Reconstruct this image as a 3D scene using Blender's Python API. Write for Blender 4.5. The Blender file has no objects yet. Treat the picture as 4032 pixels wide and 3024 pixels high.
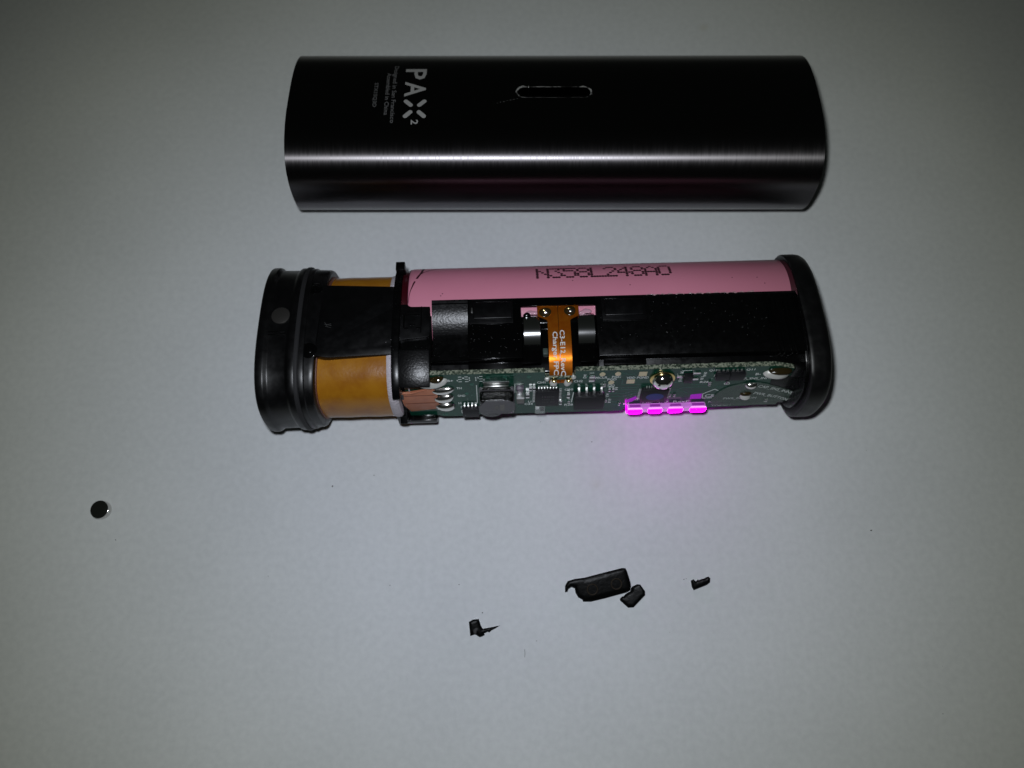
import bpy, bmesh, math, random
from mathutils import Vector, Matrix
R = math.radians
random.seed(7)
scene = bpy.context.scene
S = 0.001                                   # everything below is written in millimetres

# ------------------------------------------------------------------ camera
TILT = 0.2723                               # camera leans this far from straight down
cam_d = bpy.data.cameras.new('camera'); cam = bpy.data.objects.new('camera', cam_d)
scene.collection.objects.link(cam); scene.camera = cam
cam.location = Vector((0.0, -39.424, 141.164)) * S
cam.rotation_euler = (TILT, 0, 0)
cam_d.sensor_width = 36.0; cam_d.lens = 36.0 * 3028 / 4032
cam_d.clip_start = 0.005; cam_d.clip_end = 5.0
cam_d.dof.use_dof = True; cam_d.dof.focus_distance = 0.1325; cam_d.dof.aperture_fstop = 12.0

# ------------------------------------------------------------------ world: a dark room
w = bpy.data.worlds.new('World'); scene.world = w; w.use_nodes = True
bg = w.node_tree.nodes['Background']
bg.inputs[0].default_value = (0.86, 1.0, 0.88, 1); bg.inputs[1].default_value = 0.009

# ------------------------------------------------------------------ the phone's flash, next to its lens
fl = bpy.data.lights.new('flash', 'SPOT'); flo = bpy.data.objects.new('flash', fl)
scene.collection.objects.link(flo)
flo.location = cam.location + Vector((-0.005, 0.009, 0.003))
flo.rotation_euler = (R(8.5), R(-1.0), 0)
fl.energy = 0.50
# white LEDs are cooler on axis and yellower towards the rim of the beam
fl.use_nodes = True; _n = fl.node_tree.nodes; _l = fl.node_tree.links
_tc = _n.new('ShaderNodeTexCoord'); _sx = _n.new('ShaderNodeSeparateXYZ'); _l.new(_tc.outputs['Normal'], _sx.inputs[0])
_ab = _n.new('ShaderNodeMath'); _ab.operation = 'ABSOLUTE'; _l.new(_sx.outputs[2], _ab.inputs[0])
_mr = _n.new('ShaderNodeMapRange'); _mr.inputs['From Min'].default_value = 0.975; _mr.inputs['From Max'].default_value = 0.80
_l.new(_ab.outputs[0], _mr.inputs['Value'])
_mx = _n.new('ShaderNodeMix'); _mx.data_type = 'RGBA'; _mx.inputs[6].default_value = (0.90, 0.95, 1.04, 1); _mx.inputs[7].default_value = (0.97, 1.0, 0.87, 1)
_l.new(_mr.outputs[0], _mx.inputs[0]); _l.new(_mx.outputs[2], _n['Emission'].inputs['Color'])
fl.spot_size = R(116); fl.spot_blend = 1.0; fl.shadow_soft_size = 0.0028

scene.view_settings.view_transform = 'Standard'; scene.view_settings.look = 'None'
scene.view_settings.exposure = 0.0; scene.view_settings.gamma = 1.0
scene.view_settings.use_curve_mapping = False
scene.render.engine = 'CYCLES'
cy = scene.cycles
cy.use_denoising = True; cy.max_bounces = 10; cy.transmission_bounces = 8; cy.transparent_max_bounces = 8
cy.caustics_reflective = True; cy.caustics_refractive = True; cy.blur_glossy = 0.0
cy.sample_clamp_indirect = 4.0

# ------------------------------------------------------------------ materials
MATS = {}
def mat(name, col, rough=0.5, metal=0.0, spec=0.5, var=None, bump=None, rvar=None, coat=0.0, trans=0.0,
        emit=None, speck=None, alpha=1.0, coords='Object', ior=1.45):
    m = bpy.data.materials.new(name); m.use_nodes = True
    nt = m.node_tree; N = nt.nodes; L = nt.links; b = N['Principled BSDF']
    b.inputs['Base Color'].default_value = (*col, 1)
    b.inputs['Roughness'].default_value = rough; b.inputs['Metallic'].default_value = metal
    b.inputs['Specular IOR Level'].default_value = spec; b.inputs['IOR'].default_value = ior
    b.inputs['Coat Weight'].default_value = coat; b.inputs['Coat Roughness'].default_value = 0.12
    b.inputs['Transmission Weight'].default_value = trans; b.inputs['Alpha'].default_value = alpha
    if emit:
        b.inputs['Emission Color'].default_value = (*emit[0], 1); b.inputs['Emission Strength'].default_value = emit[1]
    tc = N.new('ShaderNodeTexCoord')
    def noise(scale, detail=4, rough_=0.55, stretch=None):
        n = N.new('ShaderNodeTexNoise'); n.inputs['Scale'].default_value = scale
        n.inputs['Detail'].default_value = detail; n.inputs['Roughness'].default_value = rough_
        if stretch:
            mp = N.new('ShaderNodeMapping'); mp.inputs['Scale'].default_value = stretch
            L.new(tc.outputs[coords], mp.inputs[0]); L.new(mp.outputs[0], n.inputs['Vector'])
        else: L.new(tc.outputs[coords], n.inputs['Vector'])
        return n
    colsock = None
    if var:                                                     # (scale, other colour, lo, hi)
        n = noise(var[0]); r = N.new('ShaderNodeMapRange')
        r.inputs['From Min'].default_value = var[2]; r.inputs['From Max'].default_value = var[3]
        L.new(n.outputs['Fac'], r.inputs['Value'])
        mx = N.new('ShaderNodeMix'); mx.data_type = 'RGBA'
        mx.inputs[6].default_value = (*col, 1); mx.inputs[7].default_value = (*var[1], 1)
        L.new(r.outputs[0], mx.inputs[0]); colsock = mx.outputs[2]
    if speck:                                                   # (scale, threshold, colour): fine dust and lint on the surface
        v = N.new('ShaderNodeTexVoronoi'); v.inputs['Scale'].default_value = speck[0]; v.inputs['Randomness'].default_value = 1
        wv = N.new('ShaderNodeMapping'); wv.inputs['Scale'].default_value = (1, 0.55, 1); wv.inputs['Rotation'].default_value = (0, 0, 0.5)
        L.new(tc.outputs[coords], wv.inputs[0]); L.new(wv.outputs[0], v.inputs['Vector'])
        lt = N.new('ShaderNodeMath'); lt.operation = 'LESS_THAN'; lt.inputs[1].default_value = speck[1]
        L.new(v.outputs['Distance'], lt.inputs[0])
        n2 = noise(speck[0] * 0.12); gt = N.new('ShaderNodeMath'); gt.operation = 'GREATER_THAN'; gt.inputs[1].default_value = 0.56
        L.new(n2.outputs['Fac'], gt.inputs[0])
        mu = N.new('ShaderNodeMath'); mu.operation = 'MULTIPLY'; L.new(lt.outputs[0], mu.inputs[0]); L.new(gt.outputs[0], mu.inputs[1])
        mx = N.new('ShaderNodeMix'); mx.data_type = 'RGBA'; mx.inputs[6].default_value = (*col, 1); mx.inputs[7].default_value = (*speck[2], 1)
        if colsock: L.new(colsock, mx.inputs[6])
        L.new(mu.outputs[0], mx.inputs[0]); colsock = mx.outputs[2]
    if colsock: L.new(colsock, b.inputs['Base Color'])
    if rvar:                                                    # (scale, lo, hi)
        n = noise(rvar[0]); r = N.new('ShaderNodeMapRange')
        r.inputs['From Min'].default_value = 0.3; r.inputs['From Max'].default_value = 0.7
        r.inputs['To Min'].default_value = rvar[1]; r.inputs['To Max'].default_value = rvar[2]
        L.new(n.outputs['Fac'], r.inputs['Value']); L.new(r.outputs[0], b.inputs['Roughness'])
    if bump:                                                    # (scale, strength, distance in mm, stretch)
        n = noise(bump[0], 3, 0.6, bump[3] if len(bump) > 3 else None)
        bp = N.new('ShaderNodeBump'); bp.inputs['Strength'].default_value = bump[1]; bp.inputs['Distance'].default_value = bump[2] * S
        L.new(n.outputs['Fac'], bp.inputs['Height']); L.new(bp.outputs[0], b.inputs['Normal'])
    MATS[name] = m
    return m
M = MATS
mat('black_plastic', (0.0012, 0.0012, 0.0013), 0.24, spec=0.42, bump=(2600, 0.3, 0.02), rvar=(900, 0.22, 0.34), speck=(2600, 0.06, (0.05, 0.05, 0.05)))
mat('black_gloss', (0.0011, 0.0011, 0.0012), 0.14, spec=0.5, bump=(1800, 0.2, 0.02), speck=(2300, 0.06, (0.05, 0.05, 0.05)))
mat('black_textured', (0.002, 0.002, 0.0022), 0.30, spec=0.42, bump=(2900, 1.0, 0.04))
mat('black_satin', (0.0018, 0.0018, 0.002), 0.36, spec=0.42, bump=(2200, 0.3, 0.02), rvar=(700, 0.28, 0.42), speck=(2600, 0.05, (0.05, 0.05, 0.05)))
mat('grey_rubber', (0.014, 0.014, 0.015), 0.6, spec=0.3, bump=(2500, 0.5, 0.03))
mat('pin_metal', (0.09, 0.085, 0.08), 0.36, metal=0.8, bump=(900, 0.3, 0.03))
mat('fragment_dimple', (0.028, 0.021, 0.014), 0.45, spec=0.3, bump=(1500, 0.6, 0.05))
mat('lint', (0.24, 0.24, 0.24), 0.7)
mat('black_rubber', (0.0022, 0.0022, 0.0025), 0.4, spec=0.5, bump=(1500, 0.25, 0.03), rvar=(500, 0.34, 0.5))
mat('fragment_plastic', (0.0008, 0.0010, 0.0009), 0.40, spec=0.18, bump=(1500, 0.8, 0.06))
mat('broken_edge', (0.03, 0.03, 0.03), 0.6, bump=(4000, 1.0, 0.1))
mat('kapton', (0.315, 0.132, 0.008), 0.28, spec=0.40, var=(260, (0.24, 0.085, 0.005), 0.42, 0.68), bump=(1700, 0.6, 0.045), coat=0.0)
mat('insulation', (0.47, 0.43, 0.46), 0.85, bump=(2600, 1.0, 0.25, (0.25, 1, 1)))
mat('pink_wrap', (0.57, 0.208, 0.288), 0.42, spec=0.30, var=(60, (0.54, 0.194, 0.270), 0.35, 0.65), bump=(220, 0.12, 0.04))
mat('dark_red', (0.035, 0.002, 0.005), 0.3, spec=0.5)
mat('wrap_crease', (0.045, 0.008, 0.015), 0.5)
mat('print_ink', (0.03, 0.006, 0.012), 0.6)
mat('solder_mask', (0.004, 0.038, 0.023), 0.15, spec=0.5, var=(420, (0.006, 0.050, 0.030), 0.4, 0.6), bump=(500, 0.10, 0.02))
mat('trace', (0.012, 0.085, 0.055), 0.3)
mat('fibreglass', (0.25, 0.27, 0.20), 0.75, var=(2600, (0.02, 0.035, 0.02), 0.44, 0.56), bump=(2600, 1.0, 0.2, (0.5, 1, 1)))
mat('silkscreen', (0.62, 0.66, 0.64), 0.6)
mat('silk_dim', (0.36, 0.40, 0.38), 0.6)
mat('solder', (0.78, 0.76, 0.72), 0.22, metal=1.0, bump=(1100, 0.35, 0.1))
mat('solder_white', (0.62, 0.62, 0.58), 0.42, metal=0.35, bump=(900, 0.4, 0.1))
mat('tin', (0.80, 0.80, 0.78), 0.3, metal=1.0, bump=(2500, 0.3, 0.04))
mat('spring_steel', (0.70, 0.70, 0.70), 0.15, metal=1.0, bump=(1400, 0.25, 0.015, (1, 0.3, 1)))
mat('chrome', (0.86, 0.85, 0.82), 0.10, metal=1.0, bump=(500, 0.1, 0.03))
mat('brass', (0.80, 0.62, 0.26), 0.22, metal=1.0)
mat('gold_pad', (0.66, 0.58, 0.38), 0.4, metal=0.5)
mat('flex_orange', (0.44, 0.105, 0.004), 0.34, metal=0.78, spec=0.5, var=(500, (0.52, 0.15, 0.007), 0.4, 0.65), bump=(1500, 0.35, 0.03), coat=0.3)
mat('flux', (0.022, 0.015, 0.005), 0.12, spec=0.6, bump=(900, 0.6, 0.15))
mat('copper_film', (0.40, 0.155, 0.085), 0.40, spec=0.4, var=(300, (0.34, 0.12, 0.065), 0.4, 0.6))
mat('copper_line', (0.11, 0.04, 0.025), 0.5)
mat('chip', (0.008, 0.008, 0.0095), 0.5, spec=0.35, bump=(4000, 0.25, 0.02))
mat('chip_print', (0.05, 0.05, 0.052), 0.6)
mat('ferrite', (0.085, 0.083, 0.088), 0.5, bump=(2600, 0.4, 0.04))
mat('winding', (0.002, 0.0018, 0.0016), 0.16, spec=0.6, bump=(1500, 1.0, 0.22))
mat('capacitor_body', (0.11, 0.105, 0.095), 0.45)
mat('clear_plastic', (0.55, 0.60, 0.58), 0.12, alpha=0.22)
mat('light_pipe_body', (0.50, 0.18, 0.55), 0.22, trans=0.3, emit=((0.75, 0.28, 0.85), 0.26))
mat('led_window', (0.08, 0.02, 0.10), 0.3, emit=((0.36, 0.02, 0.46), 0.45))
mat('lit_edge', (0.3, 0.1, 0.3), 0.3, emit=((1.0, 0.45, 1.0), 0.9))
mat('led_lit', (0.05, 0.0, 0.05), 0.4, spec=0.1, emit=((1.0, 0.0, 1.0), 10.0))
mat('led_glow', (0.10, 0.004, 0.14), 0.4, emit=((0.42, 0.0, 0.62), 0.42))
mat('led_dark', (0.10, 0.08, 0.11), 0.4)
mat('blue_dot', (0.012, 0.03, 0.17), 0.5)
mat('film', (0.10, 0.135, 0.115), 0.3, spec=0.5, alpha=0.55, var=(300, (0.085, 0.12, 0.10), 0.4, 0.6))
mat('film_edge', (0.05, 0.07, 0.06), 0.4)
mat('magnet_metal', (0.62, 0.61, 0.60), 0.10, metal=1.0)
mat('engraved', (0.27, 0.27, 0.27), 0.6, spec=0.3)
mat('engraved_fine', (0.13, 0.13, 0.135), 0.65, spec=0.2)
mat('scuffed_edge', (0.45, 0.45, 0.44), 0.5, metal=0.5, var=(900, (0.01, 0.01, 0.01), 0.45, 0.55))
mat('glue', (0.55, 0.30, 0.37), 0.10, spec=0.7, bump=(1100, 1.0, 0.3))
mat('clear_tape', (0.42, 0.24, 0.27), 0.25, spec=0.7, bump=(1500, 1.0, 0.2))
mat('dust', (0.08, 0.08, 0.075), 0.8)

def table_material():
    m = mat('white_table', (0.60, 0.625, 0.635), 0.62, spec=0.25, bump=(1500, 0.22, 0.04))
    nt = m.node_tree; N = nt.nodes; L = nt.links; b = N['Principled BSDF']
    tc = N.new('ShaderNodeTexCoord')
    n = N.new('ShaderNodeTexNoise'); n.inputs['Scale'].default_value = 900; n.inputs['Detail'].default_value = 5
    L.new(tc.outputs['Object'], n.inputs['Vector'])
    n2 = N.new('ShaderNodeTexNoise'); n2.inputs['Scale'].default_value = 26; n2.inputs['Detail'].default_value = 3
    L.new(tc.outputs['Object'], n2.inputs['Vector'])
    ad = N.new('ShaderNodeMath'); ad.operation = 'ADD'; L.new(n.outputs['Fac'], ad.inputs[0]); L.new(n2.outputs['Fac'], ad.inputs[1])
    r = N.new('ShaderNodeMapRange'); r.inputs['From Min'].default_value = 0.7; r.inputs['From Max'].default_value = 1.3
    L.new(ad.outputs[0], r.inputs['Value'])
    mx = N.new('ShaderNodeMix'); mx.data_type = 'RGBA'
    mx.inputs[6].default_value = (0.560, 0.582, 0.598, 1); mx.inputs[7].default_value = (0.640, 0.662, 0.678, 1)
    L.new(r.outputs[0], mx.inputs[0]); prev = mx.outputs[2]
    # two old yellowish smudges on the paper
    for (sx, sy, rad, amt) in ((42.0, 81.0, 1.3, 0.5), (15.6, -19.0, 1.8, 0.22)):
        d = N.new('ShaderNodeVectorMath'); d.operation = 'DISTANCE'; d.inputs[1].default_value = (sx * S, sy * S, 0)
        L.new(tc.outputs['Object'], d.inputs[0])
        n3 = N.new('ShaderNodeTexNoise'); n3.inputs['Scale'].default_value = 700; L.new(tc.outputs['Object'], n3.inputs['Vector'])
        q = N.new('ShaderNodeMapRange'); q.inputs['From Min'].default_value = rad * S; q.inputs['From Max'].default_value = 0
        q.inputs['To Max'].default_value = amt; L.new(d.outputs['Value'], q.inputs['Value'])
        mu = N.new('ShaderNodeMath'); mu.operation = 'MULTIPLY'; L.new(q.outputs[0], mu.inputs[0]); L.new(n3.outputs['Fac'], mu.inputs[1])
        m2 = N.new('ShaderNodeMix'); m2.data_type = 'RGBA'; m2.inputs[7].default_value = (0.40, 0.36, 0.22, 1)
        L.new(mu.outputs[0], m2.inputs[0]); L.new(prev, m2.inputs[6]); prev = m2.outputs[2]
    L.new(prev, b.inputs['Base Color'])
    return m
table_material()

def brushed_material():
    m = mat('brushed_gunmetal', (0.115, 0.108, 0.115), 0.30, metal=1.0)
    nt = m.node_tree; N = nt.nodes; L = nt.links; b = N['Principled BSDF']
    b.inputs['Anisotropic'].default_value = 0.92
    cx = N.new('ShaderNodeCombineXYZ'); cx.inputs[0].default_value = 1.0
    vt = N.new('ShaderNodeVectorTransform'); vt.vector_type = 'VECTOR'; vt.convert_from = 'OBJECT'; vt.convert_to = 'WORLD'
    L.new(cx.outputs[0], vt.inputs[0]); L.new(vt.outputs[0], b.inputs['Tangent'])
    tc = N.new('ShaderNodeTexCoord'); mp = N.new('ShaderNodeMapping'); mp.inputs['Scale'].default_value = (9000, 700, 700)
    L.new(tc.outputs['Object'], mp.inputs[0])
    n = N.new('ShaderNodeTexNoise'); n.inputs['Scale'].default_value = 1.0; n.inputs['Detail'].default_value = 3
    L.new(mp.outputs[0], n.inputs['Vector'])
    bp = N.new('ShaderNodeBump'); bp.inputs['Strength'].default_value = 0.25; bp.inputs['Distance'].default_value = 0.006 * S
    L.new(n.outputs['Fac'], bp.inputs['Height']); L.new(bp.outputs[0], b.inputs['Normal'])
    n2 = N.new('ShaderNodeTexNoise'); n2.inputs['Scale'].default_value = 1.0; n2.inputs['Detail'].default_value = 4
    mp2 = N.new('ShaderNodeMapping'); mp2.inputs['Scale'].default_value = (4200, 260, 260)
    L.new(tc.outputs['Object'], mp2.inputs[0]); L.new(mp2.outputs[0], n2.inputs['Vector'])
    r = N.new('ShaderNodeMapRange'); r.inputs['From Min'].default_value = 0.3; r.inputs['From Max'].default_value = 0.7
    r.inputs['To Min'].default_value = 0.29; r.inputs['To Max'].default_value = 0.37
    L.new(n2.outputs['Fac'], r.inputs['Value']); L.new(r.outputs[0], b.inputs['Roughness'])
brushed_material()

# ------------------------------------------------------------------ mesh helpers (all in mm)
COL = scene.collection
def empty(name, loc, rot=None, label=None, cat=None, group=None):
    o = bpy.data.objects.new(name, None); COL.objects.link(o); o.empty_display_size = 0.01
    if rot is not None: o.matrix_world = Matrix.Translation(Vector(loc) * S) @ rot.to_4x4()
    else: o.location = Vector(loc) * S
    if label: o['label'] = label; o['category'] = cat
    if group: o['group'] = group
    return o
def link(name, me, mats, parent=None):
    for k in (mats if isinstance(mats, (list, tuple)) else [mats]): me.materials.append(M[k] if isinstance(k, str) else k)
    o = bpy.data.objects.new(name, me); COL.objects.link(o)
    if parent is not None: o.parent = parent
    return o
def from_bm(name, bm, mats, parent=None, T=None, smooth=35):
    if T:
        for v in bm.verts: v.co = Vector(T(*v.co))
    bmesh.ops.recalc_face_normals(bm, faces=bm.faces)
    for v in bm.verts: v.co *= S
    me = bpy.data.meshes.new(name); bm.to_mesh(me); bm.free()
    if smooth:
        for p in me.polygons: p.use_smooth = True
        me.set_sharp_from_angle(angle=R(smooth))
    return link(name, me, mats, parent)
def bevel(bm, amt, seg=2, ang=25):
    es = [e for e in bm.edges if len(e.link_faces) == 2 and e.calc_face_angle(0) > R(ang)]
    if es and amt > 0: bmesh.ops.bevel(bm, geom=es, offset=amt, segments=seg, profile=0.5, affect='EDGES', clamp_overlap=True)
def bm_box(x0, x1, y0, y1, z0, z1, bv=0.0, seg=2):
    bm = bmesh.new(); bmesh.ops.create_cube(bm, size=1)
    for v in bm.verts: v.co = Vector(((x0 + x1) / 2 + v.co.x * (x1 - x0), (y0 + y1) / 2 + v.co.y * (y1 - y0), (z0 + z1) / 2 + v.co.z * (z1 - z0)))
    bevel(bm, bv, seg); return bm
def box(name, x0, x1, y0, y1, z0, z1, m, parent, T=None, bv=0.0, seg=2):
    return from_bm(name, bm_box(x0, x1, y0, y1, z0, z1, bv, seg), m, parent, T)
def bm_prism(poly, z0, z1, bv=0.0, seg=2):
    bm = bmesh.new(); vs = [bm.verts.new((x, y, z0)) for x, y in poly]; f = bm.faces.new(vs)
    e = bmesh.ops.extrude_face_region(bm, geom=[f])
    for v in e['geom']:
        if isinstance(v, bmesh.types.BMVert): v.co.z = z1
    bmesh.ops.recalc_face_normals(bm, faces=bm.faces)
    bevel(bm, bv, seg); return bm
def prism(name, poly, z0, z1, m, parent, T=None, bv=0.0, seg=2):
    return from_bm(name, bm_prism(poly, z0, z1, bv, seg), m, parent, T)
def merge(*bms):
    out = bmesh.new()
    for b in bms:
        me = bpy.data.meshes.new('t'); b.to_mesh(me); b.free(); out.from_mesh(me); bpy.data.meshes.remove(me)
    return out
def bm_loft(rings, cap0=True, cap1=True, closed=True):
    bm = bmesh.new(); rs = [[bm.verts.new(p) for p in r] for r in rings]; n = len(rs[0])
    for A, B in zip(rs, rs[1:]):
        for i in range(n if closed else n - 1): bm.faces.new((A[i], A[(i + 1) % n], B[(i + 1) % n], B[i]))
    if cap0 and closed: bm.faces.new(rs[0][::-1])
    if cap1 and closed: bm.faces.new(rs[-1])
    return bm
def bm_disc(x, y, r, z0, z1, n=20, ry=None, bv=0.0, seg=2):
    ry = ry or r
    return bm_prism([(x + r * math.cos(2 * math.pi * k / n), y + ry * math.sin(2 * math.pi * k / n)) for k in range(n)], z0, z1, bv, seg)
def bm_dome(x, y, rx, ry, z0, h, n=24, rings=7, power=0.5, wob=0.0, seed=1):
    rnd = random.Random(seed); ph = [rnd.uniform(0, 6.28) for _ in range(3)]
    out = []
    for k in range(rings + 1):
        f = k / rings; rr = math.cos(f * math.pi / 2 * 0.97); zz = z0 + h * math.sin(f * math.pi / 2)
        ring = []
        for i in range(n):
            t = 2 * math.pi * i / n
            q = 1 + wob * (math.sin(2 * t + ph[0]) * 0.5 + math.sin(3 * t + ph[1]) * 0.35)
            ring.append((x + rx * rr * q * math.cos(t), y + ry * rr * q * math.sin(t), zz))
        out.append(ring)
    return bm_loft(out)
def bm_tube(pts, r, n=8):
    rings = []
    for i, p in enumerate(pts):
        p = Vector(p); a = Vector(pts[max(i - 1, 0)]); b = Vector(pts[min(i + 1, len(pts) - 1)])
        t = (b - a).normalized(); u = t.orthogonal().normalized() if i == 0 else (u - t * u.dot(t)).normalized()
        v = t.cross(u); rad = r[i] if isinstance(r, (list, tuple)) else r
        rings.append([p + (u * math.cos(2 * math.pi * k / n) + v * math.sin(2 * math.pi * k / n)) * rad for k in range(n)])
    return bm_loft(rings)
def superellipse(a, b, n, N=96, s=1.0):
    out = []
    for k in range(N):
        t = 2 * math.pi * k / N; c, q = math.cos(t), math.sin(t)
        out.append((s * a * math.copysign(abs(c) ** (2 / n), c), s * b * math.copysign(abs(q) ** (2 / n), q)))
    # resample by arc length so facets stay even
    P = out + [out[0]]; d = [0]
    for p, q in zip(P, P[1:]): d.append(d[-1] + math.dist(p, q))
    res = []; j = 0
    for k in range(N):
        t = d[-1] * k / N
        while d[j + 1] < t: j += 1
        f = (t - d[j]) / (d[j + 1] - d[j] + 1e-12); res.append((P[j][0] + (P[j + 1][0] - P[j][0]) * f, P[j][1] + (P[j + 1][1] - P[j][1]) * f))
    return res
def round_poly(pts, r, seg=4):
    out = []; n = len(pts)
    for i in range(n):
        p = Vector(pts[i]); a = Vector(pts[i - 1]); b = Vector(pts[(i + 1) % n])
        rr = r[i] if isinstance(r, (list, tuple)) else r
        rr = min(rr, (a - p).length * 0.45, (b - p).length * 0.45)
        if rr <= 0: out.append(tuple(p)); continue
        p0 = p + (a - p).normalized() * rr; p1 = p + (b - p).normalized() * rr
        for k in range(seg + 1):
            t = k / seg; q = p0 * (1 - t) ** 2 + p * 2 * t * (1 - t) + p1 * t ** 2; out.append(tuple(q))
    return out
_tc = {}
def text_bm(s, w, h, fill=True, bold=0.0, space=1.0):
    """flat lettering in a w by h box, lower left corner at the origin"""
    cu = bpy.data.curves.new('txt', 'FONT'); cu.body = s; cu.size = 1; cu.resolution_u = 2; cu.offset = bold; cu.space_character = space
    cu.fill_mode = 'BOTH'
    o = bpy.data.objects.new('txt', cu); COL.objects.link(o)
    dg = bpy.context.evaluated_depsgraph_get(); me = bpy.data.meshes.new_from_object(o.evaluated_get(dg))
    bm = bmesh.new(); bm.from_mesh(me)
    bpy.data.objects.remove(o); bpy.data.curves.remove(cu); bpy.data.meshes.remove(me)
    xs = [v.co.x for v in bm.verts]; ys = [v.co.y for v in bm.verts]
    x0, x1 = min(xs), max(xs)
    desc = any(c in s for c in 'gpqyj_'); top = 0.0; 
    y0, y1 = (min(ys), max(ys))
    if desc: y0 = 0.0
    for v in bm.verts: v.co = Vector(((v.co.x - x0) / (x1 - x0) * w, (v.co.y - y0) / (y1 - y0) * h, 0))
    return bm
def cut_bm(bm, axis, lo, hi, step):
    n = Vector((0, 0, 0)); n[axis] = 1; c = lo + step
    while c < hi:
        p = Vector((0, 0, 0)); p[axis] = c
        bmesh.ops.bisect_plane(bm, geom=bm.verts[:] + bm.edges[:] + bm.faces[:], plane_co=p, plane_no=n); c += step
    return bm
def flat_out(name, bm, m, parent, T):
    """lettering and other thin print laid on a surface; T maps flat (x, y) to the surface"""
    for v in bm.verts: v.co = Vector(T(v.co.x, v.co.y)) * S
    me = bpy.data.meshes.new(name); bm.to_mesh(me); bm.free()
    return link(name, me, m, parent)

# ------------------------------------------------------------------ table
bm = bmesh.new(); bmesh.ops.create_grid(bm, x_segments=2, y_segments=2, size=260)
tb = from_bm('table_top', bm, 'white_table', smooth=0); tb['kind'] = 'structure'

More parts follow.
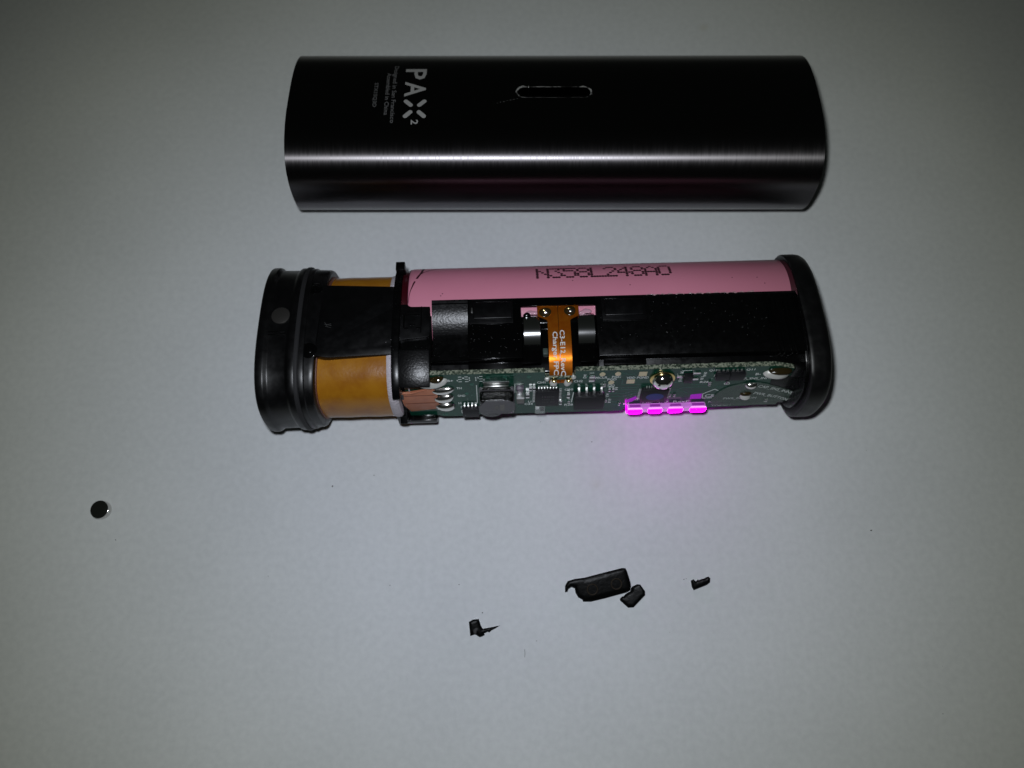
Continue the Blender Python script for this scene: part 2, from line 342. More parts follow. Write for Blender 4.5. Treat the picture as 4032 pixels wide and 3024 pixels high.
# ------------------------------------------------------------------ metal sleeve
SA, SB, SN, SL = 15.6585, 10.2095, 2.5341, 96.11
def rot_of(roll, yaw): return (Matrix.Rotation(yaw, 3, 'Z') @ Matrix.Rotation(roll, 3, 'X'))
SROT = rot_of(-0.1906, 0.0013)
SOFF = SROT.inverted() @ Vector((0, 0, 10.816))
sleeve = empty('metal_sleeve', (7.583, 47.532, 0), SROT, 'empty dark gunmetal sleeve with engraved logo and charging slot, lying at the back', 'sleeve')
def TS(x, y, z): return (x + SOFF.x, y + SOFF.y, z + SOFF.z)
def sz(y, s=0.0):
    a, b = SA - s, SB - s; return b * max(0.0, 1 - abs(y / a) ** SN) ** (1 / SN)
def build_sleeve():
    N = 128; x0, x1 = -SL / 2, SL / 2
    th = 0.75
    outer = superellipse(SA, SB, SN, N); 
    inner = [(p[0] * (SA - th) / SA, p[1] * (SB - th) / SB) for p in outer]
    # columns along the length; the block round the slot is left open
    xs = sorted(set([x0, x0 + 0.12, x1 - 0.12, x1] + [x0 + (x1 - x0) * k / 24 for k in range(1, 24)] + [-8.6, 8.4]))
    xs = [x for x in xs if not (-8.6 < x < 8.4)]
    top = [i for i in range(N) if outer[i][1] > 0 and -3.3 < outer[i][0] < 3.0]
    i0, i1 = min(top), max(top)                       # ring indices that bound the opening block
    bm = bmesh.new(); surf = []
    for ring in (outer, inner):
        grid = [[bm.verts.new((x, *ring[i])) for i in range(N)] for x in xs]
        surf.append(grid)
        for a in range(len(xs) - 1):
            for i in range(N):
                if xs[a] == -8.6 and i0 <= i < i1: continue
                bm.faces.new((grid[a][i], grid[a][(i + 1) % N], grid[a + 1][(i + 1) % N], grid[a + 1][i]))
    for a in (0, len(xs) - 1):
        for i in range(N): bm.faces.new((surf[0][a][i], surf[0][a][(i + 1) % N], surf[1][a][(i + 1) % N], surf[1][a][i]))
    # slot outline: a slightly chipped stadium
    a = xs.index(-8.6); cyx, hx, hy = -0.28, 6.62, 1.27
    rnd = random.Random(3)
    loops = []
    for k, ring in enumerate((outer, inner)):
        g = surf[k]; edge = [g[a][i] for i in range(i0, i1 + 1)]
        M_ = 40
        topx = []
        for j in range(1, M_):
            x = -8.6 + 17.0 * j / M_; topx.append(x)
        rim = edge[:]                                  # left side, y decreasing
        n_left = len(edge)
        low = [bm.verts.new((x, *ring[i1])) for x in topx]; high = [bm.verts.new((x, *ring[i0])) for x in topx]
        rgt = [g[a + 1][i] for i in range(i0, i1 + 1)]
        loop = edge + low + rgt[::-1] + high[::-1]
        loops.append(loop)
    slot = []
    for v in loops[0]:
        p = Vector((v.co.x - 0.05, v.co.y - cyx)); core = hx - hy
        cxx = max(-core, min(core, p.x)); d = p - Vector((cxx, 0))
        if d.length < 1e-6: d = Vector((0, 1))
        d.normalize(); j = 1 + rnd.uniform(-0.03, 0.03); q = Vector((cxx, 0)) + d * hy * j
        slot.append((q.x + 0.05, q.y + cyx))
    n = len(slot)
    sv = [[bm.verts.new((x, y, sz(y) if k == 0 else sz(y) - th)) for x, y in slot] for k in (0, 1)]
    for k in (0, 1):
        for i in range(n): bm.faces.new((loops[k][i], loops[k][(i + 1) % n], sv[k][(i + 1) % n], sv[k][i]))
    for i in range(n): bm.faces.new((sv[0][i], sv[0][(i + 1) % n], sv[1][(i + 1) % n], sv[1][i]))
    bmesh.ops.remove_doubles(bm, verts=bm.verts, dist=1e-4)
    # sew the long edges of the opened block to their neighbours
    body = from_bm('sleeve_body', bm, 'brushed_gunmetal', sleeve, TS, 40)
    # worn rim round the slot
    rim = bmesh.new(); n = len(slot)
    o_ = []; i_ = []
    for k, (x, y) in enumerate(slot):
        d = Vector((x - max(-5.3, min(5.4, x)), y - cyx))
        d = d.normalized() if d.length > 1e-6 else Vector((0, 1))
        wd = (0.10 + 0.09 * rnd.random()) if abs(x) < 5.2 else (0.22 + 0.2 * rnd.random())
        if y < cyx - 0.9: wd *= 0.25
        o_.append(rim.verts.new((x + d.x * wd, y + d.y * wd, sz(y + d.y * wd) + 0.02))); i_.append(rim.verts.new((x, y, sz(y) + 0.012)))
    for k in range(n): rim.faces.new((o_[k], o_[(k + 1) % n], i_[(k + 1) % n], i_[k]))
    from_bm('slot_rim', rim, 'scuffed_edge', body, TS)
    from_bm('burr', bm_dome(-4.55, 1.12, 0.10, 0.34, 10.15, 0.25, 10, 4, wob=0.3), 'tin', body, TS)
    # chipped, bare left rim
    rg = []
    for s_ in (0.0, -0.35):
        rg.append([(x0 - 0.03 + (0.02 if s_ else 0), p[0] * (1 + s_ / 15), p[1] * (1 + s_ / 10)) for p in outer if p[0] < -4 and p[1] > 4])
    from_bm('bare_rim', bm_loft(rg, closed=False), 'scuffed_edge', body, TS)
    return body
build_sleeve()
# engraved lettering: lines run across the sleeve, reading from its back edge towards the front
def on_sleeve(x_base, y_start, lift=0.03):
    # flat +x runs to -y, flat +y (letter height) runs to +x
    return lambda u, v: TS(x_base + v, y_start - u, sz(y_start - u) + lift)
def sleeve_text(name, s, xb, y0, length, h, m, bold=0.0):
    flat_out(name, cut_bm(text_bm(s, length, h, bold=bold), 0, 0, length, 0.5), m, sleeve, on_sleeve(xb, y0))
sleeve_text('logo_letter', 'P', -27.2, 6.0, 3.0, 3.85, 'engraved', 0.015)
sleeve_text('logo_letter', 'A', -27.1, 2.35, 3.7, 3.85, 'engraved', 0.015)
def petal(cx, cyy, ang, ln=2.05, wd=0.82):
    pts = []
    for k in range(20):
        t = 2 * math.pi * k / 20; p = Vector((math.cos(t) * wd / 2 + math.copysign(ln / 2 - wd / 2, math.cos(t)), math.sin(t) * wd / 2))
        p.rotate(Matrix.Rotation(ang, 2)); pts.append((cx + p.x, cyy + p.y))
    bm = bmesh.new(); bm.faces.new([bm.verts.new((x, y, 0)) for x, y in pts])
    flat_out('logo_petal', cut_bm(bm, 1, cyy - 2, cyy + 2, 0.4), 'engraved', sleeve, lambda x, y: TS(x, y, sz(y) + 0.03))
xc, yc_ = -25.05, -4.15
for sx in (-1, 1):
    for sy in (-1, 1): petal(xc + sx * 1.22, yc_ + sy * 1.22, math.atan2(sy, sx))
sleeve_text('logo_numeral', '2', -25.65, -6.55, 0.95, 1.3, 'engraved', 0.02)
sleeve_text('engraved_line', 'Designed in San Francisco', -29.35, 6.9, 14.1, 0.78, 'engraved_fine')
sleeve_text('engraved_line', 'Assembled in China', -30.55, 4.75, 10.3, 0.78, 'engraved_fine')
sleeve_text('serial_number', 'STX1SQ3D', -32.8, 2.1, 5.9, 0.80, 'engraved_fine')
# a few hairline scratches
def scratch(pts, r):
    from_bm('scratch', bm_tube([TS(x, y, sz(y) + 0.005) for x, y in pts], r, 5), 'engraved', sleeve)
scratch([(-20.3, -13.3), (-19.6, -13.45)], 0.03)
for k in range(7): scratch([(-10.3 + 0.6 * k, -2.9 + 0.17 * k), (-10.22 + 0.6 * k, -2.88 + 0.17 * k)], 0.02 + 0.012 * (k % 3))

# ------------------------------------------------------------------ the opened device
DA, DB, DN = 14.8626, 9.7631, 2.7149
DROT = rot_of(-0.1968, 0.029)
DOFF = DROT.inverted() @ Vector((0, 0, 10.4666))
dev = empty('opened_vaporizer', (5.154, 4.965, 0), DROT,
            'opened vaporizer body with pink battery, green circuit board and glowing magenta lights', 'vaporizer')
def D(x, y, z): return (x + DOFF.x, y + DOFF.y, z + DOFF.z)
P0 = Vector((0, -10.0, 7.3)); PD = Vector((0, -0.0974363, -0.9952418)); PN = Vector((0, -0.9952418, 0.0974363))
def PB(u, v, h):                                       # board coordinates: u right, v down, h out of the board
    q = P0 + PD * v + PN * h; return (u + DOFF.x, q.y + DOFF.y, q.z + DOFF.z)
def dsec(s, N=72): return superellipse(DA, DB, DN, N, s)
def dz(y, s=1.0): return s * DB * max(0.0, 1 - abs(y / (DA * s)) ** DN) ** (1 / DN)
def lofted(name, prof, m, parent, N=72, sm=30):
    return from_bm(name, bm_loft([[D(x, *p) for p in dsec(s, N)] for x, s in prof]), m, parent, None, sm)

# --- oven end
oven = lofted('oven_housing', [(-46.4, 0.90), (-47.4, 0.90), (-47.57, 0.93), (-47.6, 0.975), (-47.45, 0.993), (-47.2, 1.0), (-46.35, 1.0), (-46.15, 0.996), (-45.75, 0.968), (-45.5, 0.963),
       (-42.75, 0.960), (-42.6, 0.963), (-42.3, 0.982), (-42.1, 0.988), (-41.4, 0.989), (-41.25, 0.985)], 'black_satin', dev)
lofted('seal_ring', [(-41.25, 0.985), (-41.2, 0.999), (-40.9, 1.0), (-40.65, 0.997), (-40.5, 0.985)], 'grey_rubber', oven)
_pr = [(-40.5, 0.978), (-39.75, 0.978), (-39.65, 0.974), (-39.55, 0.962), (-38.6, 0.958), (-37.9, 0.955), (-37.6, 0.945), (-37.45, 0.925), (-37.4, 0.87)]
def _shx(x, y): return x + (0.055 * y * (x + 39.55) / 2.1 if x > -39.55 else 0.0)
from_bm('oven_shoulder', bm_loft([[D(_shx(x, p[0]), *p) for p in dsec(k_)] for x, k_ in _pr]), 'black_satin', oven, None, 30)
def on_dev(x, y, lift=0.0, s=1.0): return (x, y, dz(y, s) + lift)
# flush round magnet in the housing, a raised mark and two heat-staked pins
bm = bm_disc(0, 0, 1.55, -0.5, 0.14, 32, 1.6, 0.1)
from_bm('inset_magnet', bm, 'pin_metal', oven, lambda x, y, z: D(-44.05 + x, 1.0 + y, dz(1.0 + y, 0.965) + z))
for k in range(2):
    from_bm('raised_bar', bm_box(-46.0, -42.9, -2.25 - 0.55 * k, -2.0 - 0.55 * k, -0.3, 0.06, 0.04), 'black_plastic', oven, lambda x, y, z: D(x, y, dz(y, 0.965) + z))
for (x, y) in ((-38.9, 6.7), (-38.8, -5.7)):
    st = from_bm('heat_stake', merge(bm_disc(x, y, 1.35, -0.6, 0.10, 24, None, 0.08), bm_disc(x, y, 0.62, -0.2, 0.32, 20, None, 0.14)), 'black_gloss', oven,
                 lambda X, Y, Z: D(X, Y, dz(Y, 0.955) + Z))
# --- tape wrapped oven
def kap(x, k): return [D(x, p[0] * (1 + 0.0015 * math.sin(5 * i / 72 * 6.28 + x)), p[1]) for i, p in enumerate(dsec(k))]
kp = from_bm('kapton_wrap', bm_loft([kap(-39.4 + 13.3 * j / 14, 0.853 + 0.0015 * math.sin(j * 1.3)) for j in range(15)]), 'kapton', dev, None, 50)
from_bm('glue_line', bm_loft([[D(_shx(x, p[0]), *p) for p in dsec(k_)] for x, k_ in ((-37.6, 0.84), (-37.45, 0.873), (-37.2, 0.872), (-37.05, 0.84))]), 'copper_line', kp, None, 40)
ins = lofted('insulation_collar', [(-26.4, 0.84), (-26.1, 0.858), (-25.6, 0.868), (-25.0, 0.862), (-24.6, 0.84)], 'insulation', dev)
rnd = random.Random(5); fb = []
for k in range(46):
    p = dsec(0.862)[rnd.choice(list(range(20, 31)) + list(range(36, 50)))]; x = rnd.uniform(-26.1, -24.8); q = rnd.uniform(0.0, 0.5)
    fb.append(bm_tube([D(x, p[0], p[1]), D(x + rnd.uniform(-0.5, 0.7), p[0] * (1 + 0.03 * q) + rnd.uniform(-.3, .3), p[1] * (1 + 0.04 * q) + 0.25)], 0.025, 4))
o = from_bm('loose_fibre', merge(*fb), 'insulation', ins); o['kind'] = 'stuff'

# --- plate over the oven that ends in a latch
bridge = round_poly([(-39.2, 7.3), (-25.2, 7.05), (-24.3, 6.4), (-24.2, 3.15), (-19.0, 3.0), (-18.9, -3.35), (-23.6, -3.75), (-24.7, -4.4), (-24.95, -6.35), (-36.4, -6.95), (-39.2, -6.2)],
                    [0, 0.5, 0.6, 0.1, 0.8, 0.7, 1.0, 0.6, 0.3, 1.2, 0])
br = prism('latch_plate', bridge, 7.3, 8.55, 'black_satin', dev, lambda x, y, z: D(x, y, z + max(0, min(0.75, (-30 - x) * 0.10)) - 0.006 * y * y * (1 if x < -25 else 0.5)), 0.16)
def lp(x, y, z): return D(x, y, z - 0.003 * y * y)
for a in ((-23.5, -20.7, 0.85, 1.02), (-23.5, -23.25, -1.55, 0.85), (-23.3, -22.6, -1.75, -1.55), (-21.3, -20.6, -1.75, -1.55), (-20.55, -20.4, -2.6, 2.6), (-22.4, -21.5, -1.05, -0.9)):
    box('latch_rib', a[0], a[1], a[2], a[3], 8.45, 8.68, 'black_gloss', br, lp, 0.05)
for k in range(5):
    from_bm('scuff', bm_tube([lp(-36.3 + rnd.uniform(-0.6, 0.6), -0.7 + rnd.uniform(-0.5, 0.4), 9.16), lp(-35.6 + rnd.uniform(-0.5, 0.6), -1.1 + rnd.uniform(-0.5, 0.4), 9.16)], 0.05, 4), 'broken_edge', br)
# --- collar plate, its tab, shoulder and foot
def sec_slice(s, t0, t1, N=40):
    """outline points of the section from angle t0 to t1 (degrees, 0 = back, 90 = top, 180 = front)"""
    out = []
    for k in range(N + 1):
        t = R(t0 + (t1 - t0) * k / N); c, q = math.cos(t), math.sin(t)
        out.append((s * DA * math.copysign(abs(c) ** (2 / DN), c), s * DB * math.copysign(abs(q) ** (2 / DN), q)))
    return out
def xprism(name, poly, x0, x1, m, parent, bv=0.0, seg=2):          # polygon in the section plane pushed along the length
    return prism(name, [(y, z) for y, z in poly], x0, x1, m, parent, lambda y, z, x: D(x, y, z), bv, seg)
collar = sec_slice(0.955, -120, 155, 60) + [(-11.0, 3.6), (-10.9, -3.6)] + sec_slice(0.955, 205, 235, 12)
col_o = xprism('collar_plate', collar, -25.3, -24.0, 'black_plastic', dev, 0.12)
xprism('collar_tab', [(10.1, 5.0), (11.7, 5.0), (11.75, 9.0), (10.1, 9.0)], -25.15, -23.55, 'black_plastic', col_o, 0.12)
xprism('collar_foot', round_poly([(-9.4, -3.9), (-12.0, -3.9), (-12.2, -7.4), (-9.6, -8.6), (-8.8, -8.2)], 0.4), -25.9, -24.3, 'black_gloss', col_o, 0.2)
box('collar_arm', -24.6, -18.9, -12.3, -10.7, -7.0, -5.6, 'black_gloss', col_o, D, 0.25)
sh_o = sec_slice(0.972, 108, 141, 24); sh_i = sec_slice(0.86, 108, 141, 24)
xprism('frame_shoulder', sh_o + sh_i[::-1], -24.0, -18.95, 'black_textured', dev, 0.1)
box('latch_seat', -23.9, -18.8, -9.0, 1.0, 4.5, 8.1, 'black_plastic', dev, D, 0.1)

# --- battery
BY, BZ, BR = 5.4, 0.0, 9.0
def ring(x, r, N=80): return [D(x, BY + r * math.cos(2 * math.pi * k / N), BZ + r * math.sin(2 * math.pi * k / N)) for k in range(N)]
bat = from_bm('battery', bm_loft([ring(x, r) for x, r in ((-22.95, 8.4), (-22.9, 8.75), (-22.7, 8.92), (-22.3, 8.99), (-21.5, 9.0), (0, 9.0), (20, 9.0), (42.9, 9.0), (43.0, 8.9))]), 'pink_wrap', dev, None, 60)
from_bm('end_ring', bm_loft([ring(x, r) for x, r in ((-24.0, 8.5), (-23.9, 8.7), (-23.2, 8.7), (-22.9, 8.5))]), 'dark_red', bat)  # dark red insulator at the left end
from_bm('end_ring', bm_loft([ring(x, r) for x, r in ((42.9, 8.88), (43.0, 8.93), (46.0, 8.9), (46.2, 8.5))]), 'wrap_crease', bat)  # dark maroon ring around the right end
from_bm('wrap_edge', bm_loft([ring(x, r) for x, r in ((-22.98, 8.6), (-22.95, 8.85), (-22.82, 8.9), (-22.78, 8.7))]), 'wrap_crease', bat)
def BC(x, ang, lift=0.02): return D(x, BY + (BR + lift) * math.sin(ang), BZ + (BR + lift) * math.cos(ang))   # ang from the top towards the back
def yang(y): return math.asin(max(-1, min(1, (y - BY) / BR)))
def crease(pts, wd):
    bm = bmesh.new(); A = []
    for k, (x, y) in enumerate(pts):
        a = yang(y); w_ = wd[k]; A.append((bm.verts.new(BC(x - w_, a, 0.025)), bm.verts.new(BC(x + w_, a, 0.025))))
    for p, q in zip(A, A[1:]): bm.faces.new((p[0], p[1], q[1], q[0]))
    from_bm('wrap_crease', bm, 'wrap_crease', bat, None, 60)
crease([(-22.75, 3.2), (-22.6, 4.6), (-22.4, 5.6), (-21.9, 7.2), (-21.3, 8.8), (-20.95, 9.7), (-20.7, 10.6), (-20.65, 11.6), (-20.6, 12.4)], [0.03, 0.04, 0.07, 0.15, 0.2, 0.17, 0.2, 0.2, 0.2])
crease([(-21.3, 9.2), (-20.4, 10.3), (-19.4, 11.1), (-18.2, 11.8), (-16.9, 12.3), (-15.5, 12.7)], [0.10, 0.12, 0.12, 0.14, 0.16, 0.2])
# dot printed code
DOTS = {'N': ['10001', '10001', '11001', '10101', '10011', '10001', '10001'], '3': ['11111', '00010', '00100', '00010', '00001', '10001', '01110'],
        '5': ['11111', '10000', '11110', '00001', '00001', '10001', '01110'], '8': ['01110', '10001', '10001', '01110', '10001', '10001', '01110'],
        'L': ['10000', '10000', '10000', '10000', '10000', '10000', '11111'], '2': ['01110', '10001', '00001', '00010', '00100', '01000', '11111'],
        '4': ['00010', '00110', '01010', '10010', '11111', '00010', '00010'], 'A': ['00100', '01010', '10001', '10001', '11111', '10001', '10001'],
        '0': ['01110', '10001', '10001', '10001', '10001', '10001', '01110']}
def dot_line(code, x0, pitch, atop, da, rows=range(7)):
    bm = bmesh.new()
    for c, ch in enumerate(code):
        for r_ in rows:
            for k in range(5):
                if DOTS[ch][r_][k] == '1':
                    x = x0 + c * pitch + k * 0.47; a = atop - r_ * da
                    bm.faces.new([bm.verts.new(BC(x + 0.285 * math.cos(6.283 * i / 10), a + 0.24 / BR * math.sin(6.283 * i / 10))) for i in range(10)])
    return bm
a_top, a_bot = yang(10.35), yang(7.75)
flatten = dot_line('N358L248A0', -0.45, 2.37, a_top, (a_top - a_bot) / 6)
from_bm('printed_code', flatten, 'print_ink', bat, None, 0)
from_bm('printed_code', dot_line('2L428L3820', -0.6, 2.37, yang(12.15) + 6 * 0.058, 0.058), 'print_ink', bat, None, 0)
for (x, y) in ((5.6, 6.9), (-17.2, 4.4), (-16.9, 4.8), (37.5, 6.5), (33.2, 6.6), (38.6, 5.2), (15.4, 5.6)):
    from_bm('ink_speck', bm_dome(x, 0, 0.11, 0.09, 0, 0.03, 8, 2), 'print_ink', bat, lambda X, Y, Z, y=y: BC(X, yang(y) + Y / BR, Z + 0.005))

# --- chassis: left cradle, left plateau, pocket with the charger springs, right plateau
def arc(y0, z0, r, a0, a1, n): return [(y0 - r * math.sin(R(a0 + (a1 - a0) * k / n)), z0 + r * math.cos(R(a0 + (a1 - a0) * k / n))) for k in range(n + 1)]
back = [(-9.15, -6.4)] + [(5.4 + 9.06 * math.cos(R(t)), 9.06 * math.sin(R(t))) for t in (224, 212, 200, 190, 180, 170, 158, 146, 134)]
def chassis(name, x0, x1, top, tail, m='black_plastic', bv=0.12):
    return xprism(name, top + back + tail, x0, x1, m, cha, bv)
cha = empty('chassis', (0, 0, 0)); cha.parent = dev
cha_top = [(3.62, 8.3), (3.5, 8.72), (3.1, 8.8), (-1.0, 8.75), (-5.0, 8.52), (-7.68, 8.2), (-7.8, 6.85), (-9.15, 6.6)]
tail = [(5.4 + 9.06 * math.cos(R(t)), 9.06 * math.sin(R(t))) for t in (120, 110, 101.5)]
bpy.data.objects.remove(cha)
cha = xprism('chassis', cha_top + back + tail, 9.15, 43.6, 'black_plastic', dev, 0.05)
xprism('left_plateau', cha_top + back + tail, -12.6, -3.55, 'black_gloss', cha, 0.05)
cr = arc(5.0, -0.2, 9.1, 14, 50, 14)
xprism('cradle', [(3.62, 8.2), (3.45, 8.72), (2.85, 8.72)] + cr + [(-3.4, 5.5), (-6.6, 5.5), (-7.0, 7.85), (-7.75, 7.85), (-8.0, 6.85), (-9.15, 6.6)] + back + tail, -18.75, -12.6, 'black_plastic', cha, 0)
ca = arc(5.0, -0.2, 9.13, 16, 47, 16); cb = arc(5.0, -0.2, 9.0, 16, 47, 16)
xprism('cradle_grain', ca + cb[::-1], -18.65, -12.7, 'black_textured', cha, 0)
box('upper_rail', -3.6, 9.2, 1.95, 3.62, 7.9, 8.88, 'black_gloss', cha, D, 0.12)
xprism('pocket_floor', [(0.55, 7.62), (0.45, 7.85), (-0.7, 7.5), (-1.3, 6.5), (-7.6, 6.3), (-8.0, 6.1), (-9.15, 5.9)] + back + [(5.4 + 9.06 * math.cos(R(t)), 9.06 * math.sin(R(t))) for t in (132, 127)], -3.55, 9.15, 'black_gloss', cha, 0.06)
for (x0, x1, xa, xb) in ((-12.4, -4.9, -11.6, -5.1), (10.1, 17.6, 10.6, 17.1)):
    slab = box('pad_base', x0, x1, -1.35, 3.45, 8.4, 8.98, 'black_satin', cha, D, 0.10)
    bl = box('raised_pad', xa, xb, -0.55, 2.65, 8.8, 9.28, 'black_satin', cha, D, 0.13, 3)
    box('pad_lip', x0 + 0.2, x1 - 0.2, 2.95, 3.12, 8.8, 9.1, 'black_gloss', cha, D, 0.05)
    if xa < 0: box('pad_mark', xa - 0.42, xa - 0.14, 0.75, 1.75, 8.9, 9.1, 'tin', bl, D, 0.05)
box('shelf_rib', -17.8, -4.9, -7.95, -7.72, 7.7, 8.02, 'black_gloss', cha, D, 0.06)
box('shelf_step', 9.9, 16.9, -9.05, -7.9, 6.5, 7.55, 'black_plastic', cha, D, 0.12)
for (x, y0, y1) in ((39.0, -8.3, 2.2), (39.75, -8.3, 1.9), (41.1, -8.3, 1.7), (41.9, -8.3, 1.6)):
    box('end_rib', x - 0.13, x + 0.13, y0, y1, 8.0, 8.95, 'black_gloss', cha, lambda x, y, z: D(x, y, z - 0.011 * min(0, y + 1) ** 2), 0.06)
box('end_notch', 38.1, 39.0, -2.6, 0.4, 8.5, 8.98, 'black_gloss', cha, D, 0.08)
for (x0, x1) in ((-4.0, -0.45), (6.0, 8.95)):
    box('spring_seat', x0, x1, -8.1, -5.6, 5.9, 6.95, 'black_gloss', cha, D, 0.12)
box('pocket_post', -0.1, 0.75, -6.6, -5.4, 6.2, 7.2, 'film_edge', cha, D, 0.15)
# drips of glue and clear tape along the battery edge
for (x0, x1) in ((18.0, 20.3), (20.6, 24.5), (25.2, 30.5), (30.7, 36.0)):
    n = int((x1 - x0) / 0.4)
    pts = [D(x0 + (x1 - x0) * k / n, 3.62 + 0.10 * math.sin(k * 1.7 + x0), 8.78 + 0.05 * math.sin(k * 2.3)) for k in range(n + 1)]
    from_bm('clear_tape_edge', bm_tube(pts, [0.05 + 0.09 * abs(math.sin(k * 0.9 + x0)) for k in range(n + 1)], 6), 'clear_tape', cha)
from_bm('clear_tape_edge', bm_dome(36.2, 3.75, 0.5, 0.25, 8.7, 0.2, 12, 4, wob=0.3), 'clear_tape', cha, D)
# dent in the right plateau
from_bm('dent', bm_dome(21.0, -3.6, 0.55, 0.38, 8.58, 0.12, 12, 3, wob=0.4, seed=4), 'black_gloss', cha, D)
from_bm('dent', bm_dome(28.3, -2.2, 0.9, 0.18, 8.64, 0.06, 12, 3, wob=0.4, seed=9), 'black_gloss', cha, D)
# lint on the black plastic
rnd = random.Random(11); fl_ = []
for k in range(110):
    x = rnd.uniform(9.5, 38.5) if k > 35 else rnd.uniform(-12.3, -4); y = rnd.triangular(-7.2, 3.0, -1.5)
    if x < 0: y = rnd.uniform(-7, -1)
    import bisect
    zz = 8.75 if y > -1 else (8.75 - 0.23 * (-1 - y) / 4 if y > -5 else 8.52 - 0.32 * (-5 - y) / 2.68)
    a = rnd.uniform(0, 3.14); l = rnd.uniform(0.03, 0.14); fl_.append(bm_tube([D(x, y, zz + 0.05), D(x + l * math.cos(a), y + l * math.sin(a), zz + 0.06)], rnd.choice((0.010, 0.014, 0.019)), 4))
o = from_bm('lint', merge(*fl_), 'lint', cha); o['kind'] = 'stuff'
# --- springs
for (x0, x1) in ((-3.2, -0.4), (6.0, 8.85)):
    prof = [(1.1, 7.55), (0.3, 7.95), (-0.9, 8.15), (-2.2, 8.08), (-2.9, 7.85), (-3.5, 7.45), (-4.1, 6.85), (-4.6, 6.2), (-4.9, 5.6)]
    up = [(y, z + 0.12) for y, z in prof]
    sp = xprism('charger_spring', up + prof[::-1], x0, x1, 'spring_steel', dev, 0.03, 1)
    from_bm('glue_blob', bm_dome((x0 + x1) / 2, 1.05, 1.0, 0.55, 8.0, 0.3, 18, 4, wob=0.5, seed=int(x1 * 3) + 40), 'glue', sp, D)
from_bm('glue_drop', bm_dome(-2.55, 0.55, 0.6, 0.55, 8.1, 0.45, 16, 4, wob=0.2, seed=3), 'black_gloss', sp, D)
# --- charger flex: two strips side by side
PATH = [(2.05, 8.52), (0.5, 8.50), (-1.0, 8.42), (-3.0, 8.22), (-5.0, 7.95), (-6.6, 7.55), (-7.6, 7.15), (-8.4, 6.6), (-9.2, 5.95), (-9.85, 5.25), (-10.25, 4.6), (-10.42, 4.1)]
def smooth_path(pts, n=60):
    seg = [0]
    for p, q in zip(pts, pts[1:]): seg.append(seg[-1] + math.dist(p, q))
    def cr_(t):
        i = max(0, min(len(pts) - 2, next((k for k in range(len(seg) - 1) if seg[k + 1] >= t), len(pts) - 2)))
        f = (t - seg[i]) / (seg[i + 1] - seg[i]); p = [Vector(pts[max(0, min(len(pts) - 1, i + d))]) for d in (-1, 0, 1, 2)]
        return 0.5 * ((2 * p[1]) + (p[2] - p[0]) * f + (2 * p[0] - 5 * p[1] + 4 * p[2] - p[3]) * f * f + (3 * p[1] - p[0] - 3 * p[2] + p[3]) * f ** 3)
    return seg[-1], cr_
FLEN, fpath = smooth_path(PATH)
def FX(x, t, lift=0.0):
    p = fpath(max(0, min(FLEN, t))); q = fpath(min(FLEN, t + 0.05)) - fpath(max(0, t - 0.05)); q.normalize(); n = Vector((q.y, -q.x)) if q.x < 0 else Vector((-q.y, q.x))
    n = n if n.y > 0 else -n
    if abs(n.y) < 0.05: n = Vector((-abs(n.x), n.y))
    if q.x < 0: n = Vector((q.y, -q.x))
    return D(x, p.x + n.x * lift, p.y + n.y * lift)
def strip(side):
    bm = bmesh.new(); rows = []
    n = 70
    for k in range(n + 1):
        t = FLEN * k / n
        wide = 1.0 if t < 1.9 else max(0.0, 1 - (t - 1.9) / 1.1)
        wide = wide * wide * (3 - 2 * wide)
        if side < 0: xa, xb = 0.86 - 1.68 * wide, 2.65
        else: xa, xb = 2.73, 4.70 + 1.55 * wide
        rows.append([FX(x, t, l) for x, l in ((xa, 0), (xb, 0), (xb, 0.10), (xa, 0.10))])
    return bm_loft(rows)
fx = from_bm('charger_flex', strip(-1), 'flex_orange', dev, None, 40)
fx2 = from_bm('charger_flex', strip(1), 'flex_orange', dev, None, 40)
from_bm('slit_shade_strip', bm_loft([[FX(x, FLEN * k / 70, l) for x, l in ((2.3, -0.08), (3.1, -0.08), (3.1, -0.01), (2.3, -0.01))] for k in range(71)]), 'black_plastic', fx, None, 40)  # black strip added beneath the slit so the gap looks shaded
def flex_text(s, xb, t0, t1, h, par):
    flat_out('flex_lettering', cut_bm(text_bm(s, t1 - t0, h, bold=0.012), 0, 0, t1 - t0, 0.25), 'silkscreen', par, lambda u, v: FX(xb + v, t0 + u, 0.13))
flex_text('C3-E12_RevC', 2.82, 4.75, 12.6, 0.80, fx2)
flex_text('Charger FPC', 1.62, 5.0, 12.4, 0.80, fx)
for (x, y, par, sd) in ((0.55, 0.75, fx, 2), (4.75, 0.95, fx2, 6)):
    b_ = from_bm('flux_pool', bm_dome(x, y, 1.1, 0.95, 8.55, 0.22, 20, 4, wob=0.1, seed=sd), 'flux', par, D)
    from_bm('solder_dot', bm_dome(x + 0.1, y - 0.15, 0.55, 0.5, 8.65, 0.42, 14, 5, wob=0.25, seed=sd + 1), 'solder', par, D)
    from_bm('solder_dot', bm_dome(x - 0.15, y + 0.35, 0.5, 0.33, 8.65, 0.30, 14, 5, wob=0.4, seed=sd + 2), 'brass', par, D)

